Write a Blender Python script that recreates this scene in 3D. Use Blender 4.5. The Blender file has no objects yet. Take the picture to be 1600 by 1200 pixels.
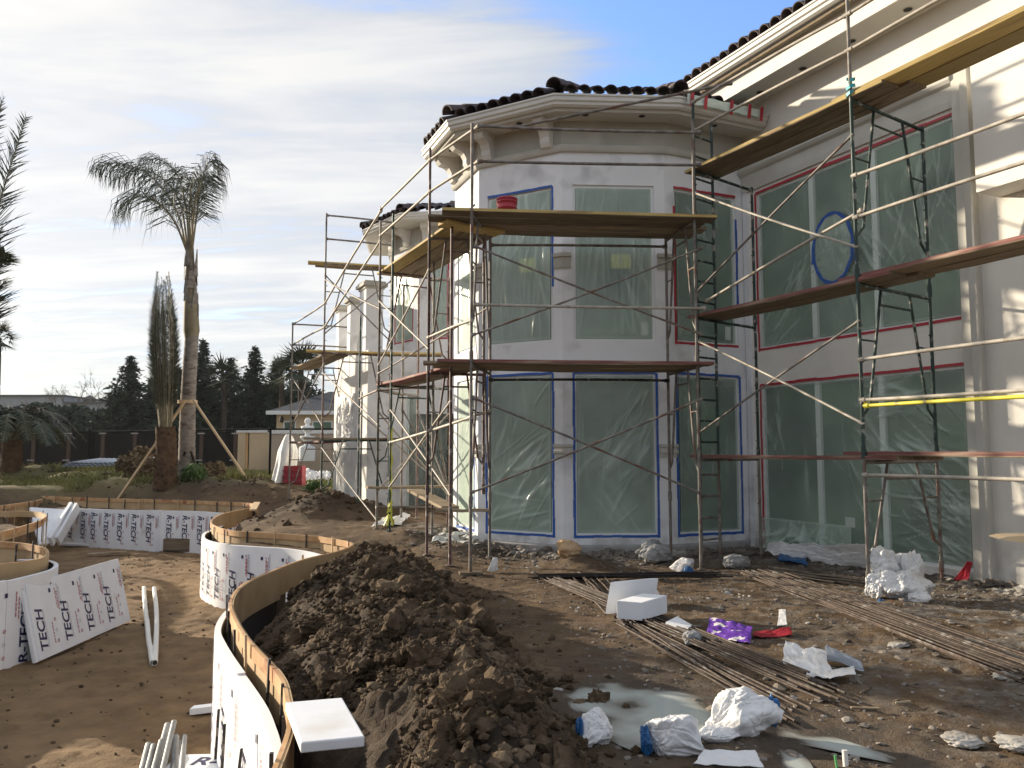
import bpy, math, random
import numpy as np
from mathutils import Vector, Matrix
random.seed(7); rng = np.random.default_rng(7)
SC = bpy.context.scene
COL = SC.collection
PI = math.pi
# ------------------------------------------------------------------ camera
F_PX = 1250.0; PITCH = math.atan(105 / F_PX); EYE = Vector((0, 0, 1.6))
cam_d = bpy.data.cameras.new('camera'); cam = bpy.data.objects.new('camera', cam_d); COL.objects.link(cam)
cam.location = EYE; cam.rotation_euler = (PI / 2 + PITCH, 0, 0)
cam_d.sensor_width = 36; cam_d.lens = 36 * F_PX / 1600; cam_d.clip_start = 0.05; cam_d.clip_end = 5000
SC.camera = cam
# ------------------------------------------------------------------ light
SUN_EL = math.radians(14.5); SUN_AZ = math.atan2(-.86, .51)
SUN = Vector((math.sin(SUN_AZ) * math.cos(SUN_EL), math.cos(SUN_AZ) * math.cos(SUN_EL), math.sin(SUN_EL)))
sun_d = bpy.data.lights.new('sun', 'SUN'); sun_o = bpy.data.objects.new('sun', sun_d); COL.objects.link(sun_o)
sun_d.energy = 4.5; sun_d.angle = math.radians(1.0); sun_d.color = (1, .87, .68)
sun_o.rotation_euler = SUN.to_track_quat('Z', 'Y').to_euler()
SC.view_settings.view_transform = 'Standard'; SC.view_settings.look = 'None'
SC.view_settings.exposure = 0.98; SC.view_settings.gamma = 1
W = bpy.data.worlds.new('World'); SC.world = W; W.use_nodes = True
def world():
    nt = W.node_tree; N = nt.nodes; L = nt.links; N.clear()
    out = N.new('ShaderNodeOutputWorld'); bg = N.new('ShaderNodeBackground'); bg.inputs[1].default_value = .15
    sky = N.new('ShaderNodeTexSky'); sky.sky_type = 'NISHITA'; sky.sun_disc = False
    sky.sun_elevation = SUN_EL; sky.sun_rotation = SUN_AZ; sky.air_density = 1; sky.dust_density = 1.2; sky.ozone_density = 1
    tc = N.new('ShaderNodeTexCoord'); sep = N.new('ShaderNodeSeparateXYZ'); L.new(tc.outputs['Generated'], sep.inputs[0])
    def mth(op, a, b=None, c=None, clamp=False):
        n = N.new('ShaderNodeMath'); n.operation = op; n.use_clamp = clamp
        for i, v in enumerate((a, b, c)):
            if v is None: continue
            if isinstance(v, (int, float)): n.inputs[i].default_value = v
            else: L.new(v, n.inputs[i])
        return n.outputs[0]
    zz = mth('MAXIMUM', mth('ADD', sep.outputs[2], .10), .04)
    px_ = mth('DIVIDE', sep.outputs[0], zz); py_ = mth('DIVIDE', sep.outputs[1], zz)
    cmb = N.new('ShaderNodeCombineXYZ'); L.new(px_, cmb.inputs[0]); L.new(py_, cmb.inputs[1])
    mp = N.new('ShaderNodeMapping'); L.new(cmb.outputs[0], mp.inputs[0])
    mp.inputs['Rotation'].default_value = (0, 0, math.radians(52)); mp.inputs['Scale'].default_value = (.55, 2.3, 1)
    n1 = N.new('ShaderNodeTexNoise'); n1.inputs['Scale'].default_value = 1.5; n1.inputs['Detail'].default_value = 8
    n1.inputs['Roughness'].default_value = .60; n1.inputs['Distortion'].default_value = .5; L.new(mp.outputs[0], n1.inputs[0])
    mp2 = N.new('ShaderNodeMapping'); L.new(cmb.outputs[0], mp2.inputs[0]); mp2.inputs['Location'].default_value = (3.1, 1.7, 0)
    mp2.inputs['Rotation'].default_value = (0, 0, math.radians(38)); mp2.inputs['Scale'].default_value = (.9, 1.6, 1)
    n2 = N.new('ShaderNodeTexNoise'); n2.inputs['Scale'].default_value = 2.6; n2.inputs['Detail'].default_value = 6
    L.new(mp2.outputs[0], n2.inputs[0])
    # a gap in the cloud sheet: clear blue above the house
    gx = mth('POWER', mth('DIVIDE', mth('SUBTRACT', px_, .46), .38), 2.0); gy = mth('POWER', mth('DIVIDE', mth('SUBTRACT', py_, 1.35), .9), 2.0)
    hole = mth('POWER', 2.718, mth('MULTIPLY', mth('ADD', gx, gy), -1.0))
    edge = mth('MULTIPLY_ADD', hole, -1.15, 1.10)
    dens = mth('ADD', mth('MULTIPLY', n1.outputs[0], 1.9), mth('MULTIPLY', n2.outputs[0], .8))
    dens = mth('ADD', mth('SUBTRACT', dens, 1.37), edge)
    mask = N.new('ShaderNodeMapRange'); mask.interpolation_type = 'SMOOTHSTEP'
    L.new(dens, mask.inputs[0]); mask.inputs[1].default_value = .36; mask.inputs[2].default_value = .98
    mask.inputs[3].default_value = .08; mask.inputs[4].default_value = .94
    thick = N.new('ShaderNodeMapRange'); L.new(dens, thick.inputs[0]); thick.inputs[1].default_value = .62; thick.inputs[2].default_value = 1.40
    thick.inputs[3].default_value = 0; thick.inputs[4].default_value = 1
    dt = N.new('ShaderNodeVectorMath'); dt.operation = 'DOT_PRODUCT'; L.new(tc.outputs['Generated'], dt.inputs[0]); dt.inputs[1].default_value = SUN
    glow = mth('POWER', mth('MAXIMUM', mth('MULTIPLY_ADD', dt.outputs['Value'], .5, .5), 0), 4.0)
    cr = N.new('ShaderNodeMix'); cr.data_type = 'RGBA'; L.new(thick.outputs[0], cr.inputs[0])
    cr.inputs[6].default_value = (1.3, 1.6, 2.1, 1); cr.inputs[7].default_value = (2.55, 2.62, 2.7, 1)
    gl = N.new('ShaderNodeMix'); gl.data_type = 'RGBA'; gl.blend_type = 'ADD'; gl.clamp_factor = False; gl.inputs[0].default_value = 1
    L.new(cr.outputs[2], gl.inputs[6])
    gm = N.new('ShaderNodeMix'); gm.data_type = 'RGBA'; gm.clamp_factor = False; gm.blend_type = 'MIX'; L.new(glow, gm.inputs[0])
    gm.inputs[6].default_value = (0, 0, 0, 1); gm.inputs[7].default_value = (1.3, 1.0, .5, 1); L.new(gm.outputs[2], gl.inputs[7])
    mx = N.new('ShaderNodeMix'); mx.data_type = 'RGBA'; L.new(mask.outputs[0], mx.inputs[0])
    ml = N.new('ShaderNodeMix'); ml.data_type = 'RGBA'; ml.blend_type = 'MULTIPLY'; ml.clamp_result = False; ml.inputs[0].default_value = 1; L.new(sky.outputs[0], ml.inputs[6]); ml.inputs[7].default_value = (.78, 1.0, 1.42, 1)
    L.new(ml.outputs[2], mx.inputs[6]); L.new(gl.outputs[2], mx.inputs[7])
    L.new(mx.outputs[2], bg.inputs[0]); L.new(bg.outputs[0], out.inputs[0])
world()
SC.cycles.use_denoising = True
SC.cycles.max_bounces = 6; SC.cycles.transparent_max_bounces = 12
SC.cycles.caustics_reflective = False; SC.cycles.caustics_refractive = False
# ------------------------------------------------------------------ pixel -> place
def px(u, v, z=None, D=None):
    a = (u - 800) / F_PX; b = (600 - v) / F_PX
    d = Vector((a, math.cos(PITCH) - b * math.sin(PITCH), math.sin(PITCH) + b * math.cos(PITCH)))
    t = (z - EYE.z) / d.z if z is not None else D / d.y
    return EYE + d * t
def p2(u, v, z=None, D=None):
    p = px(u, v, z, D); return (p.x, p.y)
# ------------------------------------------------------------------ numpy noise
_perm = np.random.default_rng(3).random((256, 256))
def vnoise(x, y):
    xi = np.floor(x).astype(int); yi = np.floor(y).astype(int); fx = x - xi; fy = y - yi
    fx = fx * fx * (3 - 2 * fx); fy = fy * fy * (3 - 2 * fy)
    a = _perm[xi & 255, yi & 255]; b = _perm[(xi + 1) & 255, yi & 255]; c = _perm[xi & 255, (yi + 1) & 255]; d = _perm[(xi + 1) & 255, (yi + 1) & 255]
    return (a * (1 - fx) + b * fx) * (1 - fy) + (c * (1 - fx) + d * fx) * fy
def fbm(x, y, o=4, g=.5):
    s = 0; a = 1; t = 0
    for i in range(o):
        s = s + a * (vnoise(x * 2 ** i + 17.3 * i, y * 2 ** i + 5.1 * i) - .5); t += a; a *= g
    return s / t
def ss(a, b, x):
    t = np.clip((x - a) / (b - a), 0, 1); return t * t * (3 - 2 * t)
# ------------------------------------------------------------------ materials
MATS = {}
def mat(name, c1, c2=None, scale=6, rough=.8, bump=.0, bscale=None, metal=0, spec=.5, stretch=None, detail=5, c3=None, s3=1.3, t3=(.55, .7), coord='Object', bdist=.02):
    m = bpy.data.materials.new(name); m.use_nodes = True; nt = m.node_tree; N = nt.nodes; L = nt.links
    b = N['Principled BSDF']; b.inputs['Roughness'].default_value = rough; b.inputs['Metallic'].default_value = metal
    b.inputs['Specular IOR Level'].default_value = spec if rough < .85 else .12
    tc = N.new('ShaderNodeTexCoord'); src = tc.outputs[coord]
    if stretch:
        mp = N.new('ShaderNodeMapping'); mp.inputs['Scale'].default_value = stretch; L.new(src, mp.inputs[0]); src = mp.outputs[0]
    col = None
    if c2 is not None:
        n = N.new('ShaderNodeTexNoise'); n.inputs['Scale'].default_value = scale; n.inputs['Detail'].default_value = detail; L.new(src, n.inputs[0])
        r = N.new('ShaderNodeValToRGB'); L.new(n.outputs[0], r.inputs[0])
        r.color_ramp.elements[0].position = .32; r.color_ramp.elements[1].position = .68
        r.color_ramp.elements[0].color = (*c1, 1); r.color_ramp.elements[1].color = (*c2, 1); col = r.outputs[0]
        if c3 is not None:
            n3 = N.new('ShaderNodeTexNoise'); n3.inputs['Scale'].default_value = s3; n3.inputs['Detail'].default_value = 6; L.new(src, n3.inputs[0])
            mr = N.new('ShaderNodeMapRange'); L.new(n3.outputs[0], mr.inputs[0]); mr.inputs[1].default_value = t3[0]; mr.inputs[2].default_value = t3[1]
            mx = N.new('ShaderNodeMix'); mx.data_type = 'RGBA'; L.new(mr.outputs[0], mx.inputs[0]); L.new(col, mx.inputs[6]); mx.inputs[7].default_value = (*c3, 1); col = mx.outputs[2]
        if name in ('plank_old', 'plank_yellow', 'plank_red', 'rebar', 'tile', 'foam'):
            oi = N.new('ShaderNodeObjectInfo'); mr = N.new('ShaderNodeMapRange'); L.new(oi.outputs['Random'], mr.inputs[0]); mr.inputs[3].default_value = .62 if name != 'foam' else .94; mr.inputs[4].default_value = 1.25 if name != 'foam' else 1.0
            vm = N.new('ShaderNodeVectorMath'); vm.operation = 'SCALE'; L.new(col, vm.inputs[0]); L.new(mr.outputs[0], vm.inputs['Scale']); col = vm.outputs[0]
        if name.startswith('stucco'):   # mud splash and damp at the foot of the walls
            g = N.new('ShaderNodeNewGeometry'); sp = N.new('ShaderNodeSeparateXYZ'); L.new(g.outputs['Position'], sp.inputs[0]); zr = N.new('ShaderNodeMapRange'); L.new(sp.outputs[2], zr.inputs[0]); zr.inputs[1].default_value = .75; zr.inputs[2].default_value = .0; zr.inputs[3].default_value = 0; zr.inputs[4].default_value = .62
            nz = N.new('ShaderNodeTexNoise'); nz.inputs['Scale'].default_value = 5; nz.inputs['Detail'].default_value = 8; L.new(g.outputs['Position'], nz.inputs[0]); mr = N.new('ShaderNodeMapRange'); L.new(nz.outputs[0], mr.inputs[0]); mr.inputs[1].default_value = .62; mr.inputs[2].default_value = .38
            ad = N.new('ShaderNodeMath'); ad.operation = 'MULTIPLY'; ad.use_clamp = True; L.new(zr.outputs[0], ad.inputs[0]); L.new(mr.outputs[0], ad.inputs[1]); mx = N.new('ShaderNodeMix'); mx.data_type = 'RGBA'; L.new(ad.outputs[0], mx.inputs[0]); L.new(col, mx.inputs[6]); mx.inputs[7].default_value = (.30, .265, .225, 1); col = mx.outputs[2]
        L.new(col, b.inputs['Base Color'])
    else:
        b.inputs['Base Color'].default_value = (*c1, 1)
    if bump:
        nb = N.new('ShaderNodeTexNoise'); nb.inputs['Scale'].default_value = bscale or scale * 4; nb.inputs['Detail'].default_value = 5; L.new(src, nb.inputs[0])
        bp = N.new('ShaderNodeBump'); bp.inputs['Strength'].default_value = bump; bp.inputs['Distance'].default_value = bdist
        L.new(nb.outputs[0], bp.inputs['Height']); L.new(bp.outputs[0], b.inputs['Normal'])
    MATS[name] = m; return m
mat('stucco', (.77, .775, .79), (.84, .845, .855), 1.6, .9, .35, 40, bdist=.005, c3=(.58, .58, .59), s3=1.6, t3=(.54, .68))
mat('stucco_cream', (.72, .69, .63), (.80, .77, .71), 1.4, .9, .3, 40, bdist=.005, c3=(.64, .62, .58), s3=1.0, t3=(.56, .76))
mat('putty', (.40, .385, .34), (.47, .455, .405), 2.2, .9, .25, 50, bdist=.004, c3=(.52, .50, .46), s3=1.2)
mat('concrete', (.30, .29, .28), (.42, .41, .39), 4, .9, .3, 30, bdist=.006, c3=(.22, .21, .2), s3=1.5)
mat('gutter', (.62, .60, .555), (.68, .66, .61), 1.5, .55, 0)
mat('soffit', (.60, .58, .54), (.66, .64, .59), 1.5, .8, 0)
mat('trim', (.50, .485, .44), (.57, .555, .505), 3, .85, .15, 50, bdist=.003)
mat('tile', (.045, .030, .030), (.085, .058, .055), 9, .75, .3, 40, bdist=.004)
mat('black', (.012, .012, .012), rough=.7)
mat('frame_white', (.80, .81, .80), rough=.45)
mat('tape_blue', (.012, .075, .34), (.02, .11, .42), 12, .5, .3, 60, bdist=.003)
mat('tape_red', (.36, .012, .03), (.46, .03, .05), 12, .45, .3, 60, bdist=.003)
mat('steel_old', (.11, .095, .085), (.27, .245, .215), 9, .65, .3, 60, metal=.25, c3=(.15, .06, .035), s3=4, bdist=.004)
mat('steel_green', (.014, .034, .030), (.03, .055, .046), 9, .55, .2, 60, metal=.2, c3=(.30, .28, .25), s3=9, t3=(.58, .64), bdist=.003)
mat('steel_red', (.085, .05, .045), (.15, .09, .078), 9, .6, .3, 60, metal=.2, c3=(.32, .29, .26), s3=8, t3=(.56, .64), bdist=.003)
mat('steel_pale', (.30, .27, .225), (.46, .42, .36), 8, .65, .3, 50, metal=.1, c3=(.25, .20, .15), s3=7, t3=(.58, .68), bdist=.004)
mat('steel_black', (.02, .02, .022), (.05, .045, .045), 9, .6, .2, 60, metal=.2, c3=(.22, .19, .16), s3=10, t3=(.58, .64))
WST = (1, 14, 14); VARY = ('plank_old', 'plank_yellow', 'plank_red', 'rebar')
mat('plank_old', (.19, .145, .10), (.33, .265, .185), 3, .85, .5, 5, stretch=WST, c3=(.10, .075, .055), s3=.8, bdist=.006)
mat('plank_yellow', (.44, .31, .10), (.56, .42, .16), 3, .8, .4, 5, stretch=WST, c3=(.30, .20, .08), s3=.9, bdist=.005)
mat('plank_red', (.13, .040, .038), (.21, .085, .07), 3, .8, .4, 5, stretch=WST, c3=(.28, .19, .14), s3=1.2, bdist=.005)
mat('ply', (.42, .28, .14), (.54, .38, .21), 2.2, .8, .35, 6, c3=(.30, .19, .10), s3=1.6, bdist=.004)
mat('form_rail', (.44, .24, .10), (.58, .36, .18), 4, .8, .3, 10, c3=(.28, .10, .04), s3=3, t3=(.55, .66), bdist=.004)
mat('foam', (.76, .77, .79), (.82, .83, .85), 4, .75, .2, 60, c3=(.60, .55, .48), s3=1.7, t3=(.60, .80), bdist=.003)
mat('foam_dark', (.03, .032, .04), rough=.7)
mat('ink_blue', (.018, .016, .075), rough=.6); mat('ink_red', (.40, .10, .11), rough=.6); mat('ink_grey', (.45, .46, .50), rough=.6)
mat('pipe_white', (.70, .68, .62), (.78, .76, .70), 5, .45)
mat('pipe_grey', (.15, .15, .148), (.25, .25, .24), 8, .5, .2, 40, metal=.3)
mat('rebar', (.045, .032, .025), (.115, .085, .066), 22, .75, .4, 130, metal=.3, c3=(.19, .175, .16), s3=8, t3=(.58, .68), bdist=.003)
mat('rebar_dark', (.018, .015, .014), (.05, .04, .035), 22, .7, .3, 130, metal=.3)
mat('clod', (.036, .024, .014), (.088, .060, .037), 7, .95, .9, 32, bdist=.02, c3=(.155, .112, .072), s3=2.2, t3=(.50, .64))
mat('chip', (.10, .082, .066), (.25, .22, .19), 1.6, .9, .4, 40, bdist=.006, c3=(.42, .40, .37), s3=1.4, t3=(.56, .66))
mat('stone', (.30, .28, .25), (.42, .40, .37), 9, .9, .6, 26, bdist=.01, c3=(.24, .18, .12), s3=3)
mat('stone_tan', (.46, .31, .17), (.58, .42, .26), 8, .9, .7, 22, bdist=.015, c3=(.34, .20, .10), s3=3)
mat('stone_grey', (.20, .20, .20), (.36, .36, .36), 14, .9, .8, 30, bdist=.015)
mat('bag', (.66, .65, .64), (.76, .75, .74), 3, .40, .7, 11, bdist=.02, c3=(.52, .50, .47), s3=2.4, t3=(.58, .72))
mat('blue_plastic', (.012, .085, .24), (.02, .12, .32), 8, .45, .2, 30)
mat('red_plastic', (.24, .012, .022), (.34, .022, .035), 6, .4)
mat('purple_wrap', (.10, .03, .28), (.17, .06, .40), 9, .4, .4, 20, c3=(.66, .62, .60), s3=9, t3=(.54, .57), bdist=.01)
mat('yellow_ribbon', (.52, .50, .04), (.62, .6, .10), 9, .5); mat('yellow_paint', (.66, .58, .03), (.72, .66, .08), 7, .5, c3=(.25, .2, .12), s3=6, t3=(.6, .68))
mat('cyan_ribbon', (.02, .38, .42), rough=.5); mat('green_plastic', (.10, .38, .12), rough=.5)
mat('paper_yellow', (.66, .68, .22), rough=.8)
mat('tarp', (.62, .61, .58), (.74, .73, .70), 4, .7, .3, 12, bdist=.01)
mat('trunk_queen', (.17, .145, .125), (.30, .265, .23), 5, .9, .5, 18, stretch=(1, 1, 2.2), c3=(.09, .07, .055), s3=3, bdist=.02)
mat('trunk_date', (.060, .036, .022), (.13, .08, .048), 7, .95, .6, 20, bdist=.02)
mat('frond', (.024, .036, .020), (.06, .078, .038), 3, .6, 0, c3=(.10, .095, .05), s3=1.2)
mat('frond_dry', (.05, .047, .034), (.105, .095, .062), 3, .7, 0, c3=(.16, .125, .075), s3=1.4)
mat('rachis', (.16, .13, .075), (.24, .20, .12), 6, .8)
mat('stake', (.48, .34, .19), (.58, .43, .26), 4, .8)
mat('needle', (.020, .031, .025), (.055, .072, .048), .6, .9)
mat('leaf_dark', (.022, .034, .017), (.055, .07, .034), .7, .8)
mat('bare', (.11, .095, .085), (.16, .14, .125), 4, .9); mat('bark', (.05, .038, .03), (.085, .066, .05), 4, .95)
mat('leaf_green', (.04, .085, .018), (.09, .15, .035), 3, .7); mat('leaf_dry', (.12, .085, .05), (.20, .15, .09), 3, .9)
mat('grass', (.11, .115, .035), (.21, .20, .07), .35, .9, c3=(.26, .21, .11), s3=.5)
mat('fence_black', (.004, .0045, .005), rough=.9)
mat('wood_fence', (.002, .002, .0022), (.004, .0037, .0037), 3, .95); mat('fence_rail_pale', (.40, .38, .36), rough=.8); mat('fence_post_brown', (.10, .06, .045), rough=.9)
mat('house_beige', (.52, .40, .26), (.58, .45, .31), 1, .9); mat('house_wall', (.40, .32, .25), (.45, .37, .29), 1, .9); mat('roof_grey', (.07, .075, .08), (.12, .12, .13), 4, .9, .3, 20)
mat('warehouse', (.26, .27, .29), (.31, .32, .34), .2, .9); mat('white_stone', (.66, .66, .66), (.74, .74, .73), 5, .8)
mat('sheet_metal', (.25, .28, .33), (.36, .39, .44), 2, .45, metal=.4)
mat('plastic_bucket', (.34, .016, .03), (.42, .03, .05), 5, .4)
def m_glass():
    m = bpy.data.materials.new('window_glass'); m.use_nodes = True; nt = m.node_tree; N = nt.nodes; L = nt.links; b = N['Principled BSDF']
    tc = N.new('ShaderNodeTexCoord'); n = N.new('ShaderNodeTexNoise'); n.inputs['Scale'].default_value = .9; n.inputs['Detail'].default_value = 2; L.new(tc.outputs['Object'], n.inputs[0])
    r = N.new('ShaderNodeValToRGB'); L.new(n.outputs[0], r.inputs[0]); r.color_ramp.elements[0].position = .36; r.color_ramp.elements[1].position = .70
    r.color_ramp.elements[0].color = (.045, .082, .064, 1); r.color_ramp.elements[1].color = (.15, .24, .145, 1)
    L.new(r.outputs[0], b.inputs['Base Color']); b.inputs['Roughness'].default_value = .12; b.inputs['Specular IOR Level'].default_value = .35
    MATS['glass'] = m
m_glass()
def m_sheet():
    m = bpy.data.materials.new('plastic_film'); m.use_nodes = True; nt = m.node_tree; N = nt.nodes; L = nt.links; b = N['Principled BSDF']
    b.inputs['Base Color'].default_value = (.70, .82, .73, 1); b.inputs['Roughness'].default_value = .24; b.inputs['Specular IOR Level'].default_value = .6
    tr = N.new('ShaderNodeBsdfTransparent'); tr.inputs[0].default_value = (.93, .96, .94, 1); mx = N.new('ShaderNodeMixShader')
    at = N.new('ShaderNodeAttribute'); at.attribute_name = 'milk'
    tc = N.new('ShaderNodeTexCoord'); n = N.new('ShaderNodeTexNoise'); n.inputs['Scale'].default_value = 1.7; n.inputs['Detail'].default_value = 4; L.new(tc.outputs['Object'], n.inputs[0])
    a1 = N.new('ShaderNodeMath'); a1.operation = 'MULTIPLY_ADD'; L.new(n.outputs[0], a1.inputs[0]); a1.inputs[1].default_value = .30; a1.inputs[2].default_value = .05
    a2 = N.new('ShaderNodeMath'); a2.operation = 'ADD'; a2.use_clamp = True; L.new(a1.outputs[0], a2.inputs[0]); L.new(at.outputs['Fac'], a2.inputs[1])
    L.new(a2.outputs[0], mx.inputs[0]); L.new(tr.outputs[0], mx.inputs[1]); L.new(b.outputs[0], mx.inputs[2])
    L.new(mx.outputs[0], N['Material Output'].inputs[0]); MATS['film'] = m
m_sheet()
def m_water():
    m = bpy.data.materials.new('milky_water'); m.use_nodes = True; nt = m.node_tree; N = nt.nodes; L = nt.links; b = N['Principled BSDF']
    b.inputs['Roughness'].default_value = .06; b.inputs['Specular IOR Level'].default_value = .6
    at = N.new('ShaderNodeAttribute'); at.attribute_name = 'deep'; mx = N.new('ShaderNodeMix'); mx.data_type = 'RGBA'; L.new(at.outputs['Fac'], mx.inputs[0]); mx.inputs[6].default_value = (.16, .13, .10, 1); mx.inputs[7].default_value = (.44, .47, .44, 1); L.new(mx.outputs[2], b.inputs['Base Color'])
    tr = N.new('ShaderNodeBsdfTransparent'); ms = N.new('ShaderNodeMixShader'); mr = N.new('ShaderNodeMapRange'); L.new(at.outputs['Fac'], mr.inputs[0]); mr.inputs[1].default_value = .0; mr.inputs[2].default_value = .45; mr.inputs[3].default_value = .12; mr.inputs[4].default_value = 1
    L.new(mr.outputs[0], ms.inputs[0]); L.new(tr.outputs[0], ms.inputs[1]); L.new(b.outputs[0], ms.inputs[2]); L.new(ms.outputs[0], N['Material Output'].inputs[0]); MATS['water'] = m
m_water()
# ------------------------------------------------------------------ mesh builder
class MB:
    def __init__(s): s.v = []; s.f = []; s.sm = []
    def add(s, vs, fs, smooth=False):
        o = len(s.v); s.v.extend([tuple(p) for p in vs]); s.f.extend([tuple(i + o for i in f) for f in fs]); s.sm.extend([smooth] * len(fs)); return s
    def quad(s, a, b, c, d): return s.add([a, b, c, d], [(0, 1, 2, 3)])
    def obox(s, o, X, Y, Z):
        o, X, Y, Z = Vector(o), Vector(X), Vector(Y), Vector(Z)
        vs = [o, o + X, o + X + Y, o + Y, o + Z, o + X + Z, o + X + Y + Z, o + Y + Z]
        if X.cross(Y).dot(Z) > 0: fs = [(0, 3, 2, 1), (4, 5, 6, 7), (0, 1, 5, 4), (1, 2, 6, 5), (2, 3, 7, 6), (3, 0, 4, 7)]
        else: fs = [(0, 1, 2, 3), (4, 7, 6, 5), (0, 4, 5, 1), (1, 5, 6, 2), (2, 6, 7, 3), (3, 7, 4, 0)]
        return s.add(vs, fs)
    def box(s, x0, x1, y0, y1, z0, z1): return s.obox((x0, y0, z0), (x1 - x0, 0, 0), (0, y1 - y0, 0), (0, 0, z1 - z0))
    def tube(s, a, b, r, n=8, r2=None, caps=True):
        a, b = Vector(a), Vector(b); d = (b - a); 
        if d.length < 1e-6: return s
        d.normalize(); e = d.orthogonal().normalized(); g = d.cross(e); r2 = r if r2 is None else r2
        vs = []
        for k in range(n):
            t = 2 * PI * k / n; q = e * math.cos(t) + g * math.sin(t); vs.append(a + q * r); vs.append(b + q * r2)
        s.add(vs, [(2 * k, (2 * k + 2) % (2 * n), (2 * k + 3) % (2 * n), 2 * k + 1) for k in range(n)], True)
        if caps: s.add(vs[0::2], [tuple(range(n))[::-1]]); s.add(vs[1::2], [tuple(range(n))])
        return s
    def path(s, pts, r, n=6, taper=None):
        pts = [Vector(p) for p in pts]; m = len(pts); ref = None; vs = []
        for i, p in enumerate(pts):
            d = (pts[min(i + 1, m - 1)] - pts[max(i - 1, 0)]).normalized()
            if ref is None: ref = d.orthogonal().normalized()
            e = (ref - d * ref.dot(d)).normalized(); ref = e; g = d.cross(e)
            rr = r if taper is None else r + (taper - r) * i / (m - 1)
            if isinstance(r, (list, tuple)): rr = r[i]
            for k in range(n):
                t = 2 * PI * k / n; vs.append(p + (e * math.cos(t) + g * math.sin(t)) * rr)
        fs = [(i * n + k, i * n + (k + 1) % n, (i + 1) * n + (k + 1) % n, (i + 1) * n + k) for i in range(m - 1) for k in range(n)]
        s.add(vs, fs, True); s.add(vs[:n], [tuple(range(n))[::-1]]); s.add(vs[-n:], [tuple(range(n))]); return s
    def lathe(s, c, prof, n=16, axis=None):
        c = Vector(c); vs = []; m = len(prof)
        for r, z in prof:
            for k in range(n): t = 2 * PI * k / n; vs.append(c + Vector((r * math.cos(t), r * math.sin(t), z)))
        fs = [(i * n + k, i * n + (k + 1) % n, (i + 1) * n + (k + 1) % n, (i + 1) * n + k) for i in range(m - 1) for k in range(n)]
        s.add(vs, fs, True); s.add(vs[:n], [tuple(range(n))[::-1]]); s.add(vs[-n:], [tuple(range(n))]); return s
    def prism(s, prof, o, X, Y, Z):
        """closed 2D profile [(a,b)] in X,Y at o, extruded by Z"""
        o, X, Y, Z = Vector(o), Vector(X), Vector(Y), Vector(Z); n = len(prof)
        vs = [o + X * a + Y * b for a, b in prof] + [o + X * a + Y * b + Z for a, b in prof]
        return s.add(vs, [tuple(range(n))[::-1], tuple(range(n, 2 * n))] + [(k, (k + 1) % n, n + (k + 1) % n, n + k) for k in range(n)])
    def sweep(s, prof, path, closed=False):
        """profile [(offset outward, z)] along mitred plan path [(x,y)], outward = right-hand normal of travel"""
        P = [Vector((x, y)) for x, y in path]; m = len(P); vs = []; n = len(prof)
        for i in range(m):
            d1 = (P[i] - P[i - 1]).normalized() if i > 0 else None; d2 = (P[i + 1] - P[i]).normalized() if i < m - 1 else None
            d1 = d1 or d2; d2 = d2 or d1; n1 = Vector((d1.y, -d1.x)); n2 = Vector((d2.y, -d2.x)); q = (n1 + n2).normalized(); q = q / max(q.dot(n1), .3)
            for o, z in prof: vs.append((P[i].x + q.x * o, P[i].y + q.y * o, z))
        fs = [(i * n + k, i * n + (k + 1) % n, (i + 1) * n + (k + 1) % n, (i + 1) * n + k) for i in range(m - 1) for k in range(n)]
        s.add(vs, fs); s.add(vs[:n], [tuple(range(n))[::-1]]); s.add(vs[-n:], [tuple(range(n))]); return s
    def build(s, name, m, parent=None, fix=False):
        me = bpy.data.meshes.new(name); me.from_pydata(s.v, [], s.f); me.polygons.foreach_set('use_smooth', s.sm); me.update()
        return link(name, me, m, parent)
def link(name, me, m, parent=None):
    o = bpy.data.objects.new(name, me); COL.objects.link(o)
    if m is not None and not me.materials: me.materials.append(MATS[m] if isinstance(m, str) else m)
    if parent is not None: o.parent = parent
    return o
def root(name, loc=(0, 0, 0)):
    o = bpy.data.objects.new(name, None); COL.objects.link(o); o.empty_display_size = .1; return o
def tag(o, label=None, cat=None, group=None, kind=None):
    if label: o['label'] = label
    if cat: o['category'] = cat
    if group: o['group'] = group
    if kind: o['kind'] = kind
    elif cat: o['kind'] = 'thing'
    return o
def grid_mesh(name, P, m, parent=None, smooth=True, attrs=None):
    """P: array (h,w,3)"""
    h, w, _ = P.shape; me = bpy.data.meshes.new(name)
    idx = np.arange(h * w).reshape(h, w); q = np.stack([idx[:-1, :-1], idx[:-1, 1:], idx[1:, 1:], idx[1:, :-1]], -1).reshape(-1, 4)
    me.vertices.add(h * w); me.vertices.foreach_set('co', P.reshape(-1).astype(np.float32)); nq = len(q)
    me.loops.add(nq * 4); me.loops.foreach_set('vertex_index', q.reshape(-1).astype(np.int32)); me.polygons.add(nq)
    me.polygons.foreach_set('loop_start', np.arange(0, nq * 4, 4, dtype=np.int32)); me.update(calc_edges=True)
    me.polygons.foreach_set('use_smooth', [smooth] * nq)
    for k, a in (attrs or {}).items():
        l = me.attributes.new(k, 'FLOAT', 'POINT'); l.data.foreach_set('value', a.reshape(-1).astype(np.float32))
    me.update(); return link(name, me, m, parent)
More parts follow.
